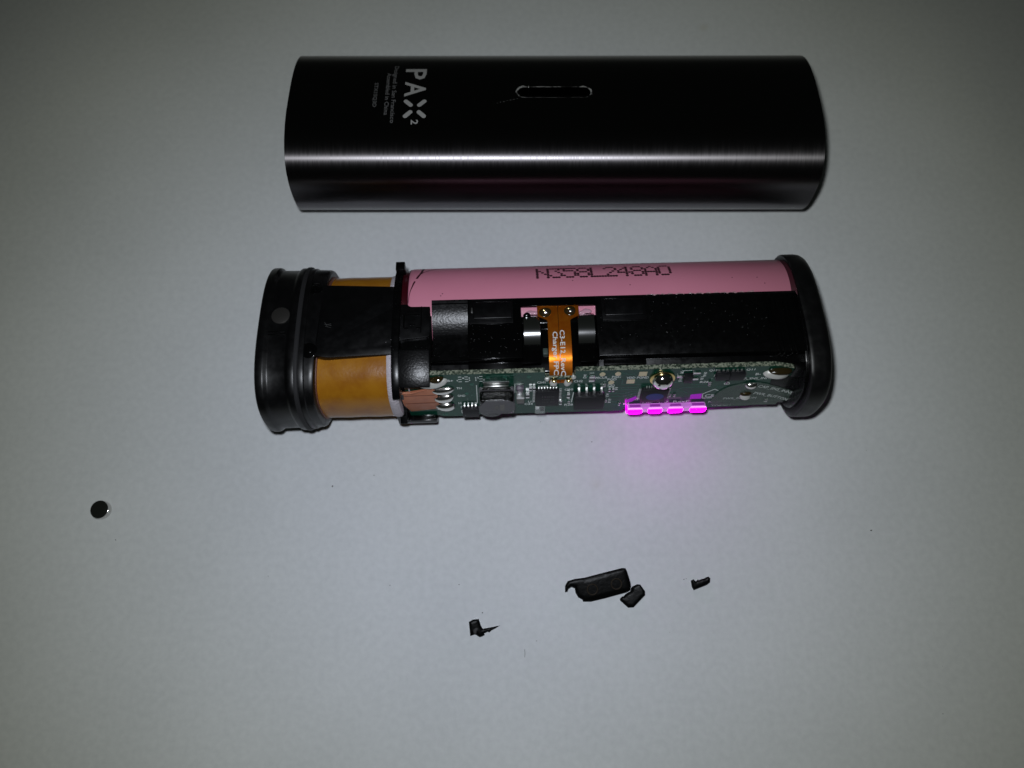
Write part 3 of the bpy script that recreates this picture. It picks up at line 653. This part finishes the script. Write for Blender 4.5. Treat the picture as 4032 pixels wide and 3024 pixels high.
# ------------------------------------------------------------------ circuit board
outline = [(-23.6, 0.1), (-18.4, 0.0), (0.02, 0.05), (0.15, 1.75), (4.9, 1.85), (5.15, 0.0), (20, 0.05), (38.3, 0.05), (43.5, 1.5), (43.8, 11.0), (41.75, 11.1), (41.6, 12.45), (37.15, 12.4),
           (36.5, 12.85), (29.2, 13.1), (28.95, 11.9), (14.85, 11.9), (14.55, 12.4), (14.15, 13.3), (12.0, 13.5), (10.9, 13.35), (-11.3, 13.25), (-14.4, 13.65), (-17.86, 13.58), (-18.65, 13.05), (-23.6, 13.0)]
bm = bm_prism(outline, -0.85, 0.0)
bm.faces.ensure_lookup_table()
for f in bm.faces:
    if abs(f.normal.z) < 0.5: f.material_index = 1
pcb = from_bm('circuit_board', bm, ['solder_mask', 'fibreglass'], dev, PB, 0)
# ragged glass-fibre threads along the cut upper edge
rnd = random.Random(21)
for (u0, u1) in ((-18.3, -0.1), (5.3, 38.1)):
    bits = []; u = u0
    while u < u1:
        l = rnd.uniform(0.3, 0.9)
        for k, h in enumerate((-0.16, -0.45, -0.70)):
            if rnd.random() < 0.8: bits.append(bm_box(u, min(u1, u + l * rnd.uniform(0.5, 0.95)), -0.07 * rnd.random() - 0.02, 0.06, h - 0.10, h + 0.09))
        u += l
    o = from_bm('fibre_edge', merge(*bits), 'fibreglass', pcb, PB, 0); o['kind'] = 'stuff'
# copper runs under the mask
runs = [[(6, 4.6), (7.5, 4.6)], [(12.9, 0.9), (14.0, 1.4), (15.2, 1.4)], [(12.6, 2.9), (13.2, 2.9), (13.2, 4.6), (16.2, 4.6), (17.4, 5.2)], [(11.0, 4.9), (12.4, 5.6), (16.0, 5.6)],
        [(12.4, 6.2), (16.4, 6.2)], [(10.8, 7.4), (13.8, 7.4), (15.2, 6.9), (16.3, 6.8)], [(11.9, 8.4), (14.0, 8.4), (15.5, 7.5), (16.3, 7.4)], [(11.8, 10.1), (13.3, 10.1), (13.9, 10.9)],
        [(12.6, 11.2), (14.0, 11.2)], [(22.2, 4.4), (23.6, 3.9), (24.9, 4.3), (25.4, 5.2), (28.5, 5.2)], [(21.6, 6.6), (23.2, 6.6), (24.2, 6.0), (28.0, 6.0)], [(21.8, 7.2), (24.0, 7.2), (25.0, 7.9)],
        [(3.2, 7.6), (3.9, 7.2)], [(2.9, 9.4), (3.8, 9.3)], [(-9.0, 0.8), (-5.0, 0.8)], [(31.5, 3.3), (33.9, 3.1), (36, 3.2)], [(29.7, 6.2), (31.5, 6.2)]]
tr = []
for r_ in runs:
    for a, b in zip(r_, r_[1:]):
        d = Vector((b[0] - a[0], b[1] - a[1])).normalized(); n = Vector((-d.y, d.x)) * 0.07
        tr.append(bm_prism([(a[0] + n.x, a[1] + n.y), (a[0] - n.x, a[1] - n.y), (b[0] - n.x, b[1] - n.y), (b[0] + n.x, b[1] + n.y)], -0.02, 0.012))
o = from_bm('copper_trace', merge(*tr), 'trace', pcb, PB, 0); o['kind'] = 'stuff'
for (u, v) in ((-2.6, 1.35), (-12.2, 3.2), (-6.6, 1.2), (-9.4, 1.2), (-13.2, 6.1), (8.0, 4.9), (-17.2, 12.9)):
    bm = merge(bm_disc(u, v, 0.36, 0.0, 0.02, 16), bm_disc(u, v, 0.16, 0.0, 0.035, 12)); from_bm('via', bm, 'trace', pcb, PB, 0)
def ptxt(s, u0, u1, v, h=0.66, rot=0, m='silkscreen', par=None, lift=0.02, skew=0.0):
    """silkscreen text from u0 to u1 centred on v; rot=1 reads upwards (u0 is then the centre line and u1 the length)"""
    if rot == 0:
        T = lambda x, y: PB(u0 + x + skew * y, v + h / 2 - y, lift); bm = text_bm(s, u1 - u0, h, bold=0.02)
    else:
        T = lambda x, y: PB(u0 - h / 2 + y, v + u1 / 2 - x, lift) if rot == 1 else PB(u0 + h / 2 - y, v - u1 / 2 + x, lift); bm = text_bm(s, u1, h, bold=0.02)
    flat_out('silkscreen', bm, m, par or pcb, T)
for a in (('B+', -16.2, -15.25, 1.86), ('TH', -14.84, -13.97, 4.26), ('GND', -14.81, -13.49, 6.7), ('H', -14.83, -14.35, 9.16), ('CH1', -1.21, 0.19, 3.15), ('C27', -0.84, 0.49, 4.6),
          ('CH2', 4.99, 6.49, 3.08), ('C30', 3.55, 5.02, 5.65), ('R28', 3.75, 5.27, 10.7), ('C34', -3.30, -1.84, 10.06), ('U1', -2.65, -1.76, 9.3), ('MCLR', 8.53, 10.58, 2.18),
          ('PGC', 11.32, 12.85, 2.08), ('PGD', 10.63, 12.17, 2.82), ('VDD', 13.80, 15.29, 2.48), ('PGND', 15.54, 17.55, 2.5), ('U7', 15.81, 16.81, 9.49), ('R3', 14.21, 15.22, 10.98),
          ('Q12', 27.38, 28.77, 0.95), ('Q11', 33.6, 35.07, 1.0), ('B-', 35.5, 36.4, 2.4), ('TASCH', 30.05, 33.59, 12.25), ('R26', 26.52, 28.03, 4.42), ('C3', 30.77, 31.77, 5.16)):
    ptxt(*a)
ptxt('Q7', -12.39, -11.49, 9.5, 0.7); ptxt('C5', 28.3, 29.9, 9.0, 0.95); ptxt('P_SNS_INNER', 33.88, 39.3, 3.72, 0.6)
ptxt('Lilt  1 0  RevF', 17.58, 25.86, 10.65, 0.62); ptxt('KURS', 29.35, 32.56, 11.1, 0.62, m='silk_dim')
for a in (('D4', 6.75, 1.1, 1.65), ('R33', 11.15, 1.5, 4.5), ('R2', 11.75, 1.0, 4.9), ('U6', 11.1, 1.0, 7.8), ('R16', 11.65, 1.4, 9.75), ('R4', 12.4, 0.9, 5.75), ('R40', 26.9, 1.3, 2.0), ('R1', 26.65, 0.9, 3.2), ('R7', 22.9, 0.9, 1.1), ('Q10', 23.0, 1.2, 3.6)):
    ptxt(a[0], a[1], a[2], a[3], 0.55, 1)
def sbar(pts, wd=0.06, m='silkscreen'):
    bits = []
    for a, b in zip(pts, pts[1:]):
        d = Vector((b[0] - a[0], b[1] - a[1])).normalized(); n = Vector((-d.y, d.x)) * wd
        bits.append(bm_prism([(a[0] + n.x, a[1] + n.y), (a[0] - n.x, a[1] - n.y), (b[0] - n.x, b[1] - n.y), (b[0] + n.x, b[1] + n.y)], 0.005, 0.022))
    from_bm('silkscreen', merge(*bits), m, pcb, PB, 0)
# date code in broken segments
seg7 = {'2': 'abged', '9': 'abcdfg', '1': 'ef', '5': 'afgcd'}
def seven(ch, u, v, w_=0.95, h=1.45):
    S_ = {'a': (0.18, 0, 0.78, 0), 'g': (0.18, .5, .78, .5), 'd': (0.18, 1, .78, 1), 'f': (0, .14, 0, .38), 'b': (1, .14, 1, .38), 'e': (0, .62, 0, .86), 'c': (1, .62, 1, .86)}
    for s in seg7[ch]:
        x0, y0, x1, y1 = S_[s]; sbar([(u + x0 * w_, v + y0 * h), (u + x1 * w_, v + y1 * h)], 0.075 if s in 'agd' else 0.09)
for ch, u in (('2', -14.55), ('9', -13.45), ('1', -11.45), ('5', -11.05)): seven(ch, u, 0.82)
sbar([(-11.43, 3.5), (-11.52, 9.2)], 0.07); sbar([(-4.95, 3.4), (-4.95, 6.2)], 0.05); sbar([(-4.85, 3.4), (-3.5, 3.42)], 0.03)
sbar([(5.15, 6.6), (4.95, 9.9)], 0.08); sbar([(28.85, 1.1), (28.6, 2.8)], 0.07)
sbar([(29.7, 9.75), (27.95, 9.75), (27.8, 8.3), (29.6, 6.9), (30.3, 7.4)], 0.07)
sbar([(23.0, 1.6), (23.15, 0.75), (24.5, 0.72)], 0.07); sbar([(-14.45, 10.9), (-14.45, 10.2), (-14.1, 10.2)], 0.06); sbar([(-14.4, 11.6), (-14.4, 12.6)], 0.06)

# test pads
for (u, v) in ((9.65, 1.18), (12.24, 1.19), (11.37, 3.77)): from_bm('test_pad', bm_disc(u, v, 0.50, 0, 0.04, 24, 0.56), 'gold_pad', pcb, PB)
for (u0, u1, v0, v1) in ((13.95, 15.3, 3.05, 4.25), (15.75, 17.1, 0.78, 2.02)): box('test_pad', u0, u1, v0, v1, 0, 0.04, 'gold_pad', pcb, PB)
# solder joints
def blob(name, u, v, ru, rv, h, m='solder', seed=1, rot=0.0, wob=0.12, par=None, base=0.0):
    c, s = math.cos(rot), math.sin(rot)
    return from_bm(name, bm_dome(0, 0, ru, rv, base, h, 28, 8, wob=wob, seed=seed), m, par or pcb, lambda x, y, z: PB(u + x * c - y * s, v + x * s + y * c, z), 50)
j = blob('solder_joint', -18.7, 2.25, 2.5, 1.25, 1.0, 'solder_white', 3, -0.22)
blob('flux_residue', -18.0, 1.05, 1.4, 0.55, 0.95, 'flux', 5, 0, 0.25, j)
blob('solder_joint', -17.15, 4.75, 1.95, 0.95, 0.75, 'solder', 11, -0.12); blob('solder_joint', -17.15, 7.25, 1.75, 1.15, 0.85, 'solder', 12, -0.1); blob('solder_joint', -17.1, 9.9, 1.7, 1.2, 0.9, 'solder', 14, -0.05)
j = blob('solder_joint', 39.0, 2.3, 2.35, 1.15, 0.95, 'solder_white', 6, 0.05)
blob('flux_residue', 39.4, 1.3, 1.8, 0.6, 1.05, 'flux', 8, 0, 0.2, j)
for (u, s_) in ((1.55, 2), (3.95, 9)):
    blob('solder_joint', u, 3.35, 0.68, 1.05, 0.45, 'solder_white', s_, 0, 0.1)
    blob('solder_joint', u + 0.1, 2.2, 0.5, 0.35, 0.75, 'brass', s_ + 1)
for (u, v, s_) in ((0.45, 2.1, 3), (4.85, 1.7, 4)): blob('solder_joint', u, v, 0.36, 0.6, 0.4, 'solder_white', s_, 0, 0.3)
# copper leads from the oven
lead = from_bm('oven_lead_film', bm_prism([(-24.6, 5.0), (-22.0, 4.4), (-19.2, 3.75), (-18.2, 4.6), (-18.2, 10.4), (-23.3, 11.15), (-24.3, 9.0)], 0.12, 0.26, 0.05), 'copper_film', dev, PB)
for pts in ([(-24.4, 6.0), (-21.5, 5.9), (-18.6, 5.85)], [(-24.2, 8.5), (-21.5, 8.4), (-18.6, 8.35)]):
    from_bm('lead_gap', bm_tube([PB(u, v, 0.27) for u, v in pts], 0.07, 6), 'copper_line', lead)
from_bm('lead_fold', bm_tube([PB(-24.6, 4.9, 0.3), PB(-22.5, 4.75, 0.45), (PB(-19.3, 3.75, 0.3))], [0.25, 0.22, 0.1], 8), 'copper_film', lead)
box('white_lead', -22.95, -22.7, 1.6, 4.6, 0.1, 0.3, 'insulation', lead, PB, 0.05)

# --- packages: body > pins
def pins_top(par, us, v, wd, m='tin', h=0.45, foot=0.7):
    for u in us:
        bm = merge(bm_box(u - wd / 2, u + wd / 2, v - foot, v - foot * 0.35, 0.02, 0.16, 0.02, 1), bm_box(u - wd / 2, u + wd / 2, v - foot * 0.5, v - foot * 0.3, 0.05, h, 0.02, 1), bm_box(u - wd / 2, u + wd / 2, v - foot * 0.5, v + 0.1, h - 0.12, h, 0.02, 1))
        from_bm('pin', bm, m, par, PB)
def pins_side(par, vs, u, sgn, wd, m='tin', foot=0.45):
    for v in vs: box('pin', min(u, u + sgn * foot), max(u, u + sgn * foot), v - wd / 2, v + wd / 2, 0.02, 0.2, m, par, PB, 0.03, 1)
q7 = box('transistor', -14.25, -11.35, 10.05, 12.6, 0.05, 0.95, 'chip', pcb, PB, 0.06); pins_top(q7, [-13.8, -13.15, -12.5, -11.85], 10.05, 0.26, foot=0.5)
# power inductor
ind = prism('inductor', round_poly([(-11.1, 3.9), (-5.05, 3.9), (-5.05, 10.0), (-11.1, 10.0)], 0.5), 0.05, 0.65, 'ferrite', pcb, PB, 0.1)
box('terminal', -10.6, -5.6, 3.35, 4.2, 0.02, 0.72, 'chrome', ind, PB, 0.2)
box('terminal', -10.3, -5.9, 2.45, 3.3, 0.0, 0.08, 'tin', ind, PB, 0.03)
box('winding', -10.95, -5.15, 4.15, 8.6, 0.6, 2.88, 'winding', ind, PB, 0.45, 4)
ld = from_bm('lower_disc', bm_disc(-9.1, 8.72, 1.95, 1.8, 2.15, 40, 1.9, 0.06), 'winding', ind, PB)
from_bm('disc_rim', bm_disc(-9.1, 8.82, 2.0, 1.7, 1.8, 40, 1.98, 0.03), 'chrome', ld, PB)
tp = prism('top_plate', [(-11.15, 5.75), (-9.85, 3.95), (-6.05, 4.05), (-5.05, 4.85), (-5.05, 7.0), (-6.7, 8.2), (-10.65, 8.0), (-11.1, 7.5)], 2.8, 3.0, 'ferrite', ind, PB, 0.05)
box('white_mark', -7.55, -6.8, 5.15, 7.0, 3.0, 3.02, 'capacitor_body', tp, PB)
ptxt('4R7', -8.1, 1.6, 6.2, 0.8, 2, 'capacitor_body', tp, 3.02)
# capacitors and small passives
c = box('capacitor', -4.72, -3.42, 5.7, 7.45, 0.02, 1.5, 'capacitor_body', pcb, PB, 0.08); box('end_cap', -4.76, -3.38, 5.3, 5.95, 0.02, 1.54, 'tin', c, PB, 0.12); box('pad', -4.72, -3.45, 3.9, 5.3, 0, 0.06, 'led_dark', c, PB, 0.02)
def passive(u, v, lu, lv, h=0.5, vert=True, m='chip'):
    b_ = box('passive', u - lu / 2, u + lu / 2, v - lv / 2, v + lv / 2, 0.03, h, m, pcb, PB, 0.04, 1)
    e = lv * 0.3
    if vert:
        for s_ in (-1, 1): box('end_cap', u - lu / 2 - 0.03, u + lu / 2 + 0.03, v + s_ * lv / 2 - (e if s_ > 0 else 0.05), v + s_ * lv / 2 + (0.05 if s_ > 0 else e), 0.02, h + 0.03, 'tin', b_, PB, 0.05, 1)
    else:
        e = lu * 0.3
        for s_ in (-1, 1): box('end_cap', u + s_ * lu / 2 - (e if s_ > 0 else 0.05), u + s_ * lu / 2 + (0.05 if s_ > 0 else e), v - lv / 2 - 0.03, v + lv / 2 + 0.03, 0.02, h + 0.03, 'tin', b_, PB, 0.05, 1)
passive(-2.78, 6.5, 0.6, 1.3, 0.6); passive(-2.3, 4.7, 0.45, 1.0, 0.4); passive(-1.7, 4.7, 0.45, 1.0, 0.4); passive(4.25, 7.0, 0.5, 1.3, 0.5); passive(4.45, 9.4, 0.4, 0.8, 0.4)
passive(7.9, 1.95, 0.85, 1.5, 0.45, True, 'capacitor_body'); passive(10.25, 4.25, 0.35, 0.7, 0.35); passive(11.2, 5.8, 0.35, 0.8, 0.35); passive(11.85, 5.85, 0.35, 0.8, 0.35); passive(10.95, 9.3, 0.3, 0.7, 0.35)
passive(13.4, 10.6, 0.3, 0.7, 0.35); passive(31.2, 4.45, 0.35, 0.7, 0.35); passive(22.0, 8.2, 0.3, 0.7, 0.3); passive(22.8, 8.2, 0.3, 0.7, 0.3); passive(28.2, 4.3, 0.4, 0.5, 0.35); passive(28.25, 5.0, 0.4, 0.5, 0.35)
passive(3.0, 9.4, 0.4, 1.2, 0.4)
u1 = box('chip', -1.42, 2.58, 4.95, 9.6, 0.05, 0.8, 'chip', pcb, PB, 0.05)
pins_top(u1, [-0.9 + 0.5 * k for k in range(7)], 4.95, 0.2, h=0.3, foot=0.45); pins_side(u1, [5.6 + 0.5 * k for k in range(8)], -1.45, -1, 0.22); pins_side(u1, [5.6 + 0.5 * k for k in range(8)], 2.62, 1, 0.2)
for k, s in enumerate(('1SXX', '1XS2 1L', 'SLS 80')): ptxt(s, -0.3, 1.9, 6.6 + 0.85 * k, 0.5, 0, 'chip_print', u1, 0.82)
led = box('clear_diode', -1.45, 0.33, 9.95, 12.3, 0.05, 0.85, 'clear_plastic', pcb, PB, 0.12, 3); box('die', -0.55, 0.2, 10.1, 11.6, 0.1, 0.6, 'chip', led, PB, 0.03); box('lead', -1.35, -0.65, 10.3, 11.3, 0.1, 0.5, 'tin', led, PB, 0.05)
so = box('chip', 5.25, 10.42, 6.15, 10.05, 0.15, 1.5, 'chip', pcb, PB, 0.12); 
for k in range(4):
    u = 5.99 + 1.29 * k
    bm = merge(bm_box(u - 0.22, u + 0.22, 4.75, 5.45, 0.02, 0.22, 0.04, 1), bm_box(u - 0.22, u + 0.22, 5.3, 5.52, 0.1, 0.85, 0.05, 1), bm_box(u - 0.22, u + 0.22, 5.35, 6.25, 0.70, 0.9, 0.05, 1))
    from_bm('pin', bm, 'tin', so, PB)
u7 = box('chip', 16.85, 21.4, 5.55, 9.35, 0.05, 0.8, 'chip', pcb, PB, 0.05); from_bm('blue_sticker', bm_disc(19.2, 7.6, 1.55, 0.8, 0.82, 32, 1.05), 'blue_dot', u7, PB)
pins_top(u7, [17.6 + 0.42 * k for k in range(9)], 5.55, 0.18, h=0.3, foot=0.45); pins_side(u7, [6.0 + 0.5 * k for k in range(7)], 16.8, -1, 0.26); pins_side(u7, [6.0 + 0.5 * k for k in range(7)], 21.42, 1, 0.18)
st = box('transistor', 23.25, 24.72, 1.25, 2.95, 0.1, 1.05, 'chip', pcb, PB, 0.08)
for (u0, u1_, v0, v1) in ((22.25, 23.35, 2.0, 2.55), (24.75, 26.05, 1.1, 1.6), (24.75, 26.0, 2.95, 3.45)): box('pin', u0, u1_, v0, v1, 0.02, 0.25, 'tin', st, PB, 0.06)
for k, (u0, u1_) in enumerate(((28.6, 30.85), (30.95, 33.4))):
    b_ = box('transistor', u0, u1_, 0.95, 2.75, 0.05, 0.9, 'chip', pcb, PB, 0.05); pins_top(b_, [u0 + 0.4 + 0.7 * q for q in range(3)], 0.95, 0.35, h=0.35, foot=0.4)
# screw
scw = from_bm('screw', bm_loft([[(19.85 + r_ * math.cos(6.283 * k / 40), 2.75 + r_ * math.sin(6.283 * k / 40), h) for k in range(40)] for r_, h in
      ((1.5, 0.3), (1.72, 0.35), (1.78, 0.55), (1.75, 0.85), (1.6, 1.25), (1.3, 1.6), (0.9, 1.82), (0.45, 1.93), (0.1, 1.95))]), 'chrome', dev, PB, 50)
from_bm('washer', bm_disc(19.85, 2.75, 2.12, 0.02, 0.36, 40, 2.05, 0.08), 'brass', scw, PB)
for k in range(2):
    a = 0.5 + k * math.pi / 2; c_, s_ = math.cos(a), math.sin(a)
    from_bm('cross_slot', bm_box(-1.05, 1.05, -0.24, 0.24, 1.6, 2.03 + 0.006 * k, 0.03, 1), 'black_gloss', scw, lambda x, y, z: PB(19.85 + x * c_ - y * s_, 2.75 + x * s_ + y * c_, z - 0.16 * (x * x + y * y)))
# --- light pipe
pipe = prism('light_pipe', round_poly([(14.85, 11.15), (28.8, 11.05), (28.95, 12.2), (14.9, 12.3)], [0.6, 0.6, 0.1, 0.1]), -0.5, 1.12, 'light_pipe_body', dev, PB, 0.08)
for k, (u0, u1_) in enumerate(((14.95, 17.55), (18.55, 21.05), (22.1, 24.7), (26.0, 28.85))):
    prism('lit_lens', [(u0, 11.3), (u1_, 11.3), (u1_, 12.2), (u1_ - 0.35, 12.62), (u0 + 0.35, 12.62), (u0, 12.2)], 0.85, 1.22, 'led_lit', pipe, PB, 0.06)
    box('led_window', u0 + 0.35, u1_ - 0.3, 11.0 - 0.005 * k, 11.3, 0.22, 0.68, 'led_window', pipe, PB, 0.04)
    box('lit_edge', u0 + 0.05, u1_ - 0.05, 11.03 - 0.007 * k, 11.3, 0.86, 1.1, 'lit_edge', pipe, PB, 0.05)
prism('lit_end', [(14.75, 11.4), (14.9, 11.4), (14.95, 12.6), (14.8, 12.4)], 0.1, 1.15, 'led_lit', pipe, PB, 0.02)
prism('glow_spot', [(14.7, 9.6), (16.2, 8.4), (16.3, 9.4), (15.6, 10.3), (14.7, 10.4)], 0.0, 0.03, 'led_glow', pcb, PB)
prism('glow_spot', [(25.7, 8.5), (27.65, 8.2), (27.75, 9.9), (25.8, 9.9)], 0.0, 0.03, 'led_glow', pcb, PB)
# --- button film
fo = [(29.6, 10.3), (29.9, 8.9), (30.5, 7.5), (31.3, 6.5), (32.3, 5.8), (34.1, 5.05), (36.2, 4.85), (38.2, 5.4), (40.5, 6.5), (42.6, 7.6), (43.9, 8.4), (43.9, 10.2), (43.0, 11.0), (41.8, 11.1), (41.6, 12.3), (36.6, 12.3), (29.9, 12.0)]
film = prism('button_film', fo, 0.10, 0.22, 'film', dev, PB)
blob('solder_joint', 35.5, 5.6, 1.0, 0.85, 0.65, 'solder', 3, 0, 0.08, film, 0.2); blob('solder_joint', 35.35, 9.1, 1.0, 0.85, 0.7, 'solder_white', 6, 0, 0.12, film, 0.2)
blob('flux_residue', 35.3, 8.3, 1.1, 0.5, 0.5, 'flux', 6, 0, 0.12, film, 0.2)
def film_text(s, p0, p1, h, bend):
    d = Vector((p1[0] - p0[0], p1[1] - p0[1])); L_ = d.length; d.normalize(); n = Vector((d.y, -d.x))
    T = lambda x, y: PB(p0[0] + d.x * x + n.x * y, p0[1] + d.y * x + n.y * y - bend * 4 * (x / L_) * (1 - x / L_), 0.25)
    flat_out('film_lettering', cut_bm(text_bm(s, L_, h), 0, 0, L_, 0.5), 'silkscreen', film, T)
film_text('CAP_SNS_INNER', (36.75, 6.2), (44.0, 9.25), 0.72, 0.25); film_text('PWR_BUTTON', (36.55, 8.45), (43.1, 11.05), 0.72, 0.2)
ptxt('PWR_BUTTON', 31.63, 37.46, 9.7, 0.6, 0, 'silk_dim', film, 0.24)
passive(39.4, 10.6, 0.5, 0.7, 0.4)
# --- mouthpiece end
mp = lofted('mouthpiece_cap', [(43.95, 0.90), (43.75, 0.945), (43.75, 0.985), (43.95, 0.999), (44.4, 1.0), (46.0, 1.0), (46.7, 0.992), (47.2, 0.97), (47.5, 0.93), (47.6, 0.85)], 'black_rubber', dev, 96, 40)
lofted('cap_neck', [(43.35, 0.86), (43.4, 0.885), (43.5, 0.89), (43.9, 0.89)], 'black_plastic', mp)
xprism('end_wall', [(-9.2, 7.0), (-10.4, 6.9), (-10.5, -5.0), (-9.2, -5.0)], 41.6, 43.4, 'black_plastic', mp, 0.15)
prism('end_block', [(38.6, 4.0), (40.6, 3.6), (43.45, 2.2), (43.45, 11.9), (41.95, 11.9), (41.5, 10.5), (40.2, 8.5), (38.8, 6.0)], -0.05, 0.08, 'black_plastic', mp, PB, 0.02)

# ------------------------------------------------------------------ loose pieces on the table
def table_piece(name, label, outline, h, m, cat, crown=0.35, rim=0.5, slope=(0, 0), group=None):
    cx = sum(p[0] for p in outline) / len(outline); cyy = sum(p[1] for p in outline) / len(outline)
    bm = bmesh.new(); vs = [bm.verts.new((x - cx, y - cyy, 0)) for x, y in outline]; f = bm.faces.new(vs)
    bmesh.ops.triangulate(bm, faces=[f]); 
    for _ in range(3): bmesh.ops.subdivide_edges(bm, edges=bm.edges[:], cuts=1, use_grid_fill=True)
    from mathutils.geometry import intersect_point_line
    segs = [(Vector((outline[i - 1][0] - cx, outline[i - 1][1] - cyy)), Vector((outline[i][0] - cx, outline[i][1] - cyy))) for i in range(len(outline))]
    def edge_d(p):
        best = 1e9
        for a, b in segs:
            q, t = intersect_point_line(p, a, b); t = max(0, min(1, t)); best = min(best, (a + (b - a) * t - p).length)
        return best
    ed = {v: edge_d(v.co.to_2d()) for v in bm.verts}
    e = bmesh.ops.extrude_face_region(bm, geom=bm.faces[:])
    top = [v for v in e['geom'] if isinstance(v, bmesh.types.BMVert)]
    for v in top:
        d = edge_d(v.co.to_2d()); v.co.z = h + crown * (1 - math.exp(-d / rim)) + slope[0] * v.co.x + slope[1] * v.co.y
    o = from_bm(name, bm, m, None, None, 40)
    o.location = (cx * S, cyy * S, 0.02 * S)
    o['label'] = label; o['category'] = cat
    if group: o['group'] = group
    return o, (cx, cyy)
big = [(9.38, -38.31), (9.40, -37.19), (9.89, -36.40), (11.06, -36.06), (12.82, -35.83), (16.12, -34.99), (19.43, -34.19), (20.01, -34.24), (20.29, -34.81), (20.85, -36.62), (20.95, -37.19), (20.79, -37.95),
       (20.20, -38.31), (16.45, -39.32), (13.88, -39.92), (12.53, -39.92), (12.45, -39.61), (11.69, -39.21), (11.24, -38.42), (11.10, -37.64), (10.45, -37.41), (9.93, -37.75), (9.78, -38.20)]
G = 'broken black plastic pieces in front of the device'
bo, bc = table_piece('plastic_fragment', 'largest black plastic fragment, long plate with hooked left end and two round dimples', big, 1.0, 'fragment_plastic', 'plastic fragment', 0.35, 0.22, (0.02, 0.22), G)
for (x, y) in ((14.12, -37.86), (18.34, -36.92)):
    rg = []
    for r_, z in ((0.98, 1.15), (0.98, 1.33), (0.90, 1.38), (0.82, 1.33), (0.80, 1.16)): rg.append([(x - bc[0] + r_ * math.cos(6.283 * k / 28), y - bc[1] + r_ * math.sin(6.283 * k / 28), z + 0.16 + 0.22 * (y - bc[1] + r_ * math.sin(6.283 * k / 28)) + 0.02 * (x - bc[0] + r_ * math.cos(6.283 * k / 28))) for k in range(28)])
    from_bm('dimple_ring', bm_loft(rg, cap0=False, cap1=True), 'fragment_dimple', bo)
sq = [(21.28, -37.35), (22.12, -36.96), (22.59, -37.01), (23.35, -38.09), (23.39, -38.76), (21.37, -40.88), (20.44, -40.95), (19.10, -39.77), (19.04, -39.43), (19.5, -39.0), (19.65, -39.05), (20.12, -38.6), (20.42, -38.42), (20.95, -38.12), (21.1, -37.6)]
table_piece('plastic_fragment', 'squarish black plastic fragment touching the right end of the long dimpled one', sq, 0.7, 'fragment_plastic', 'plastic fragment', 0.3, 0.15, (0.16, 0.16), G)
sm = [(31.77, -36.33), (32.21, -36.10), (32.45, -36.40), (32.7, -36.45), (33.0, -36.15), (33.13, -36.30), (33.6, -36.05), (34.20, -35.94), (34.5, -35.75), (34.81, -35.65), (35.09, -35.94), (35.04, -36.62), (34.48, -37.07), (32.20, -37.98), (31.89, -37.41)]
table_piece('plastic_fragment', 'tiny black plastic crumb lying alone, rightmost of the broken pieces', sm, 0.6, 'fragment_plastic', 'plastic fragment', 0.3, 0.15, (0.06, 0.22), G)
sk = [(-7.52, -43.31), (-6.84, -42.94), (-5.85, -42.83), (-5.61, -43.42), (-5.44, -43.97), (-5.09, -44.47), (-3.83, -44.26), (-2.11, -43.91), (-2.91, -44.41), (-3.6, -44.75), (-3.94, -45.07), (-4.28, -44.96), (-4.86, -45.28), (-4.74, -45.50), (-5.2, -45.75), (-5.65, -45.87), (-6.23, -45.50), (-6.41, -45.35), (-6.8, -45.5), (-7.26, -45.65)]
so_, sc_ = table_piece('plastic_fragment', 'small black plastic fragment with a long thin spike, leftmost of the broken pieces', sk, 0.55, 'fragment_plastic', 'plastic fragment', 0.35, 0.18, (-0.10, 0.18), G)
from_bm('torn_face', bm_dome(-6.35 - sc_[0], -44.75 - sc_[1], 0.42, 0.55, 0.95, 0.2, 12, 3, wob=0.5, seed=2), 'broken_edge', so_)
bm = bm_loft([[(r_ * math.cos(6.283 * k / 48), r_ * math.sin(6.283 * k / 48), z) for k in range(48)] for r_, z in ((1.5, 0.0), (1.62, 0.08), (1.65, 0.2), (1.65, 1.25), (1.6, 1.38), (1.5, 1.43))])
mg = from_bm('magnet_disc', bm, 'magnet_metal', None, None, 40); mg.location = (-74.5 * S, -23.9 * S, 0.02 * S)
mg['label'] = 'small shiny round magnet lying alone at the far left'; mg['category'] = 'magnet'
# specks of dirt on the table
rnd = random.Random(31); ds = []
spots = [(-33.0, -19.5, .16), (-10.2, -6.3, .33), (30.6, -36.1, .12), (14.9, -11.2, .1), (65.0, -27.5, .16), (-9.4, -37.0, .12), (-5.2, -41.8, .12), (4.3, -46.5, .1), (31.0, -36.0, .1), (-71.5, -29.2, .12)]
for k in range(12): spots.append((rnd.uniform(-75, 75), rnd.uniform(-62, 60), rnd.uniform(0.04, 0.10)))
for k, (x, y, r_) in enumerate(spots): ds.append(bm_dome(x, y, r_, r_ * rnd.uniform(0.5, 1), 0.0, r_ * 0.5, 8, 2, wob=0.5, seed=k))
ds.append(bm_tube([(2.2, -47.9, 0.05), (2.25, -48.6, 0.08), (2.2, -49.2, 0.05)], 0.035, 5))
o = from_bm('dust_specks', merge(*ds), 'dust'); o['kind'] = 'stuff'; o['label'] = 'scattered specks of dust on the white table'; o['category'] = 'dust'
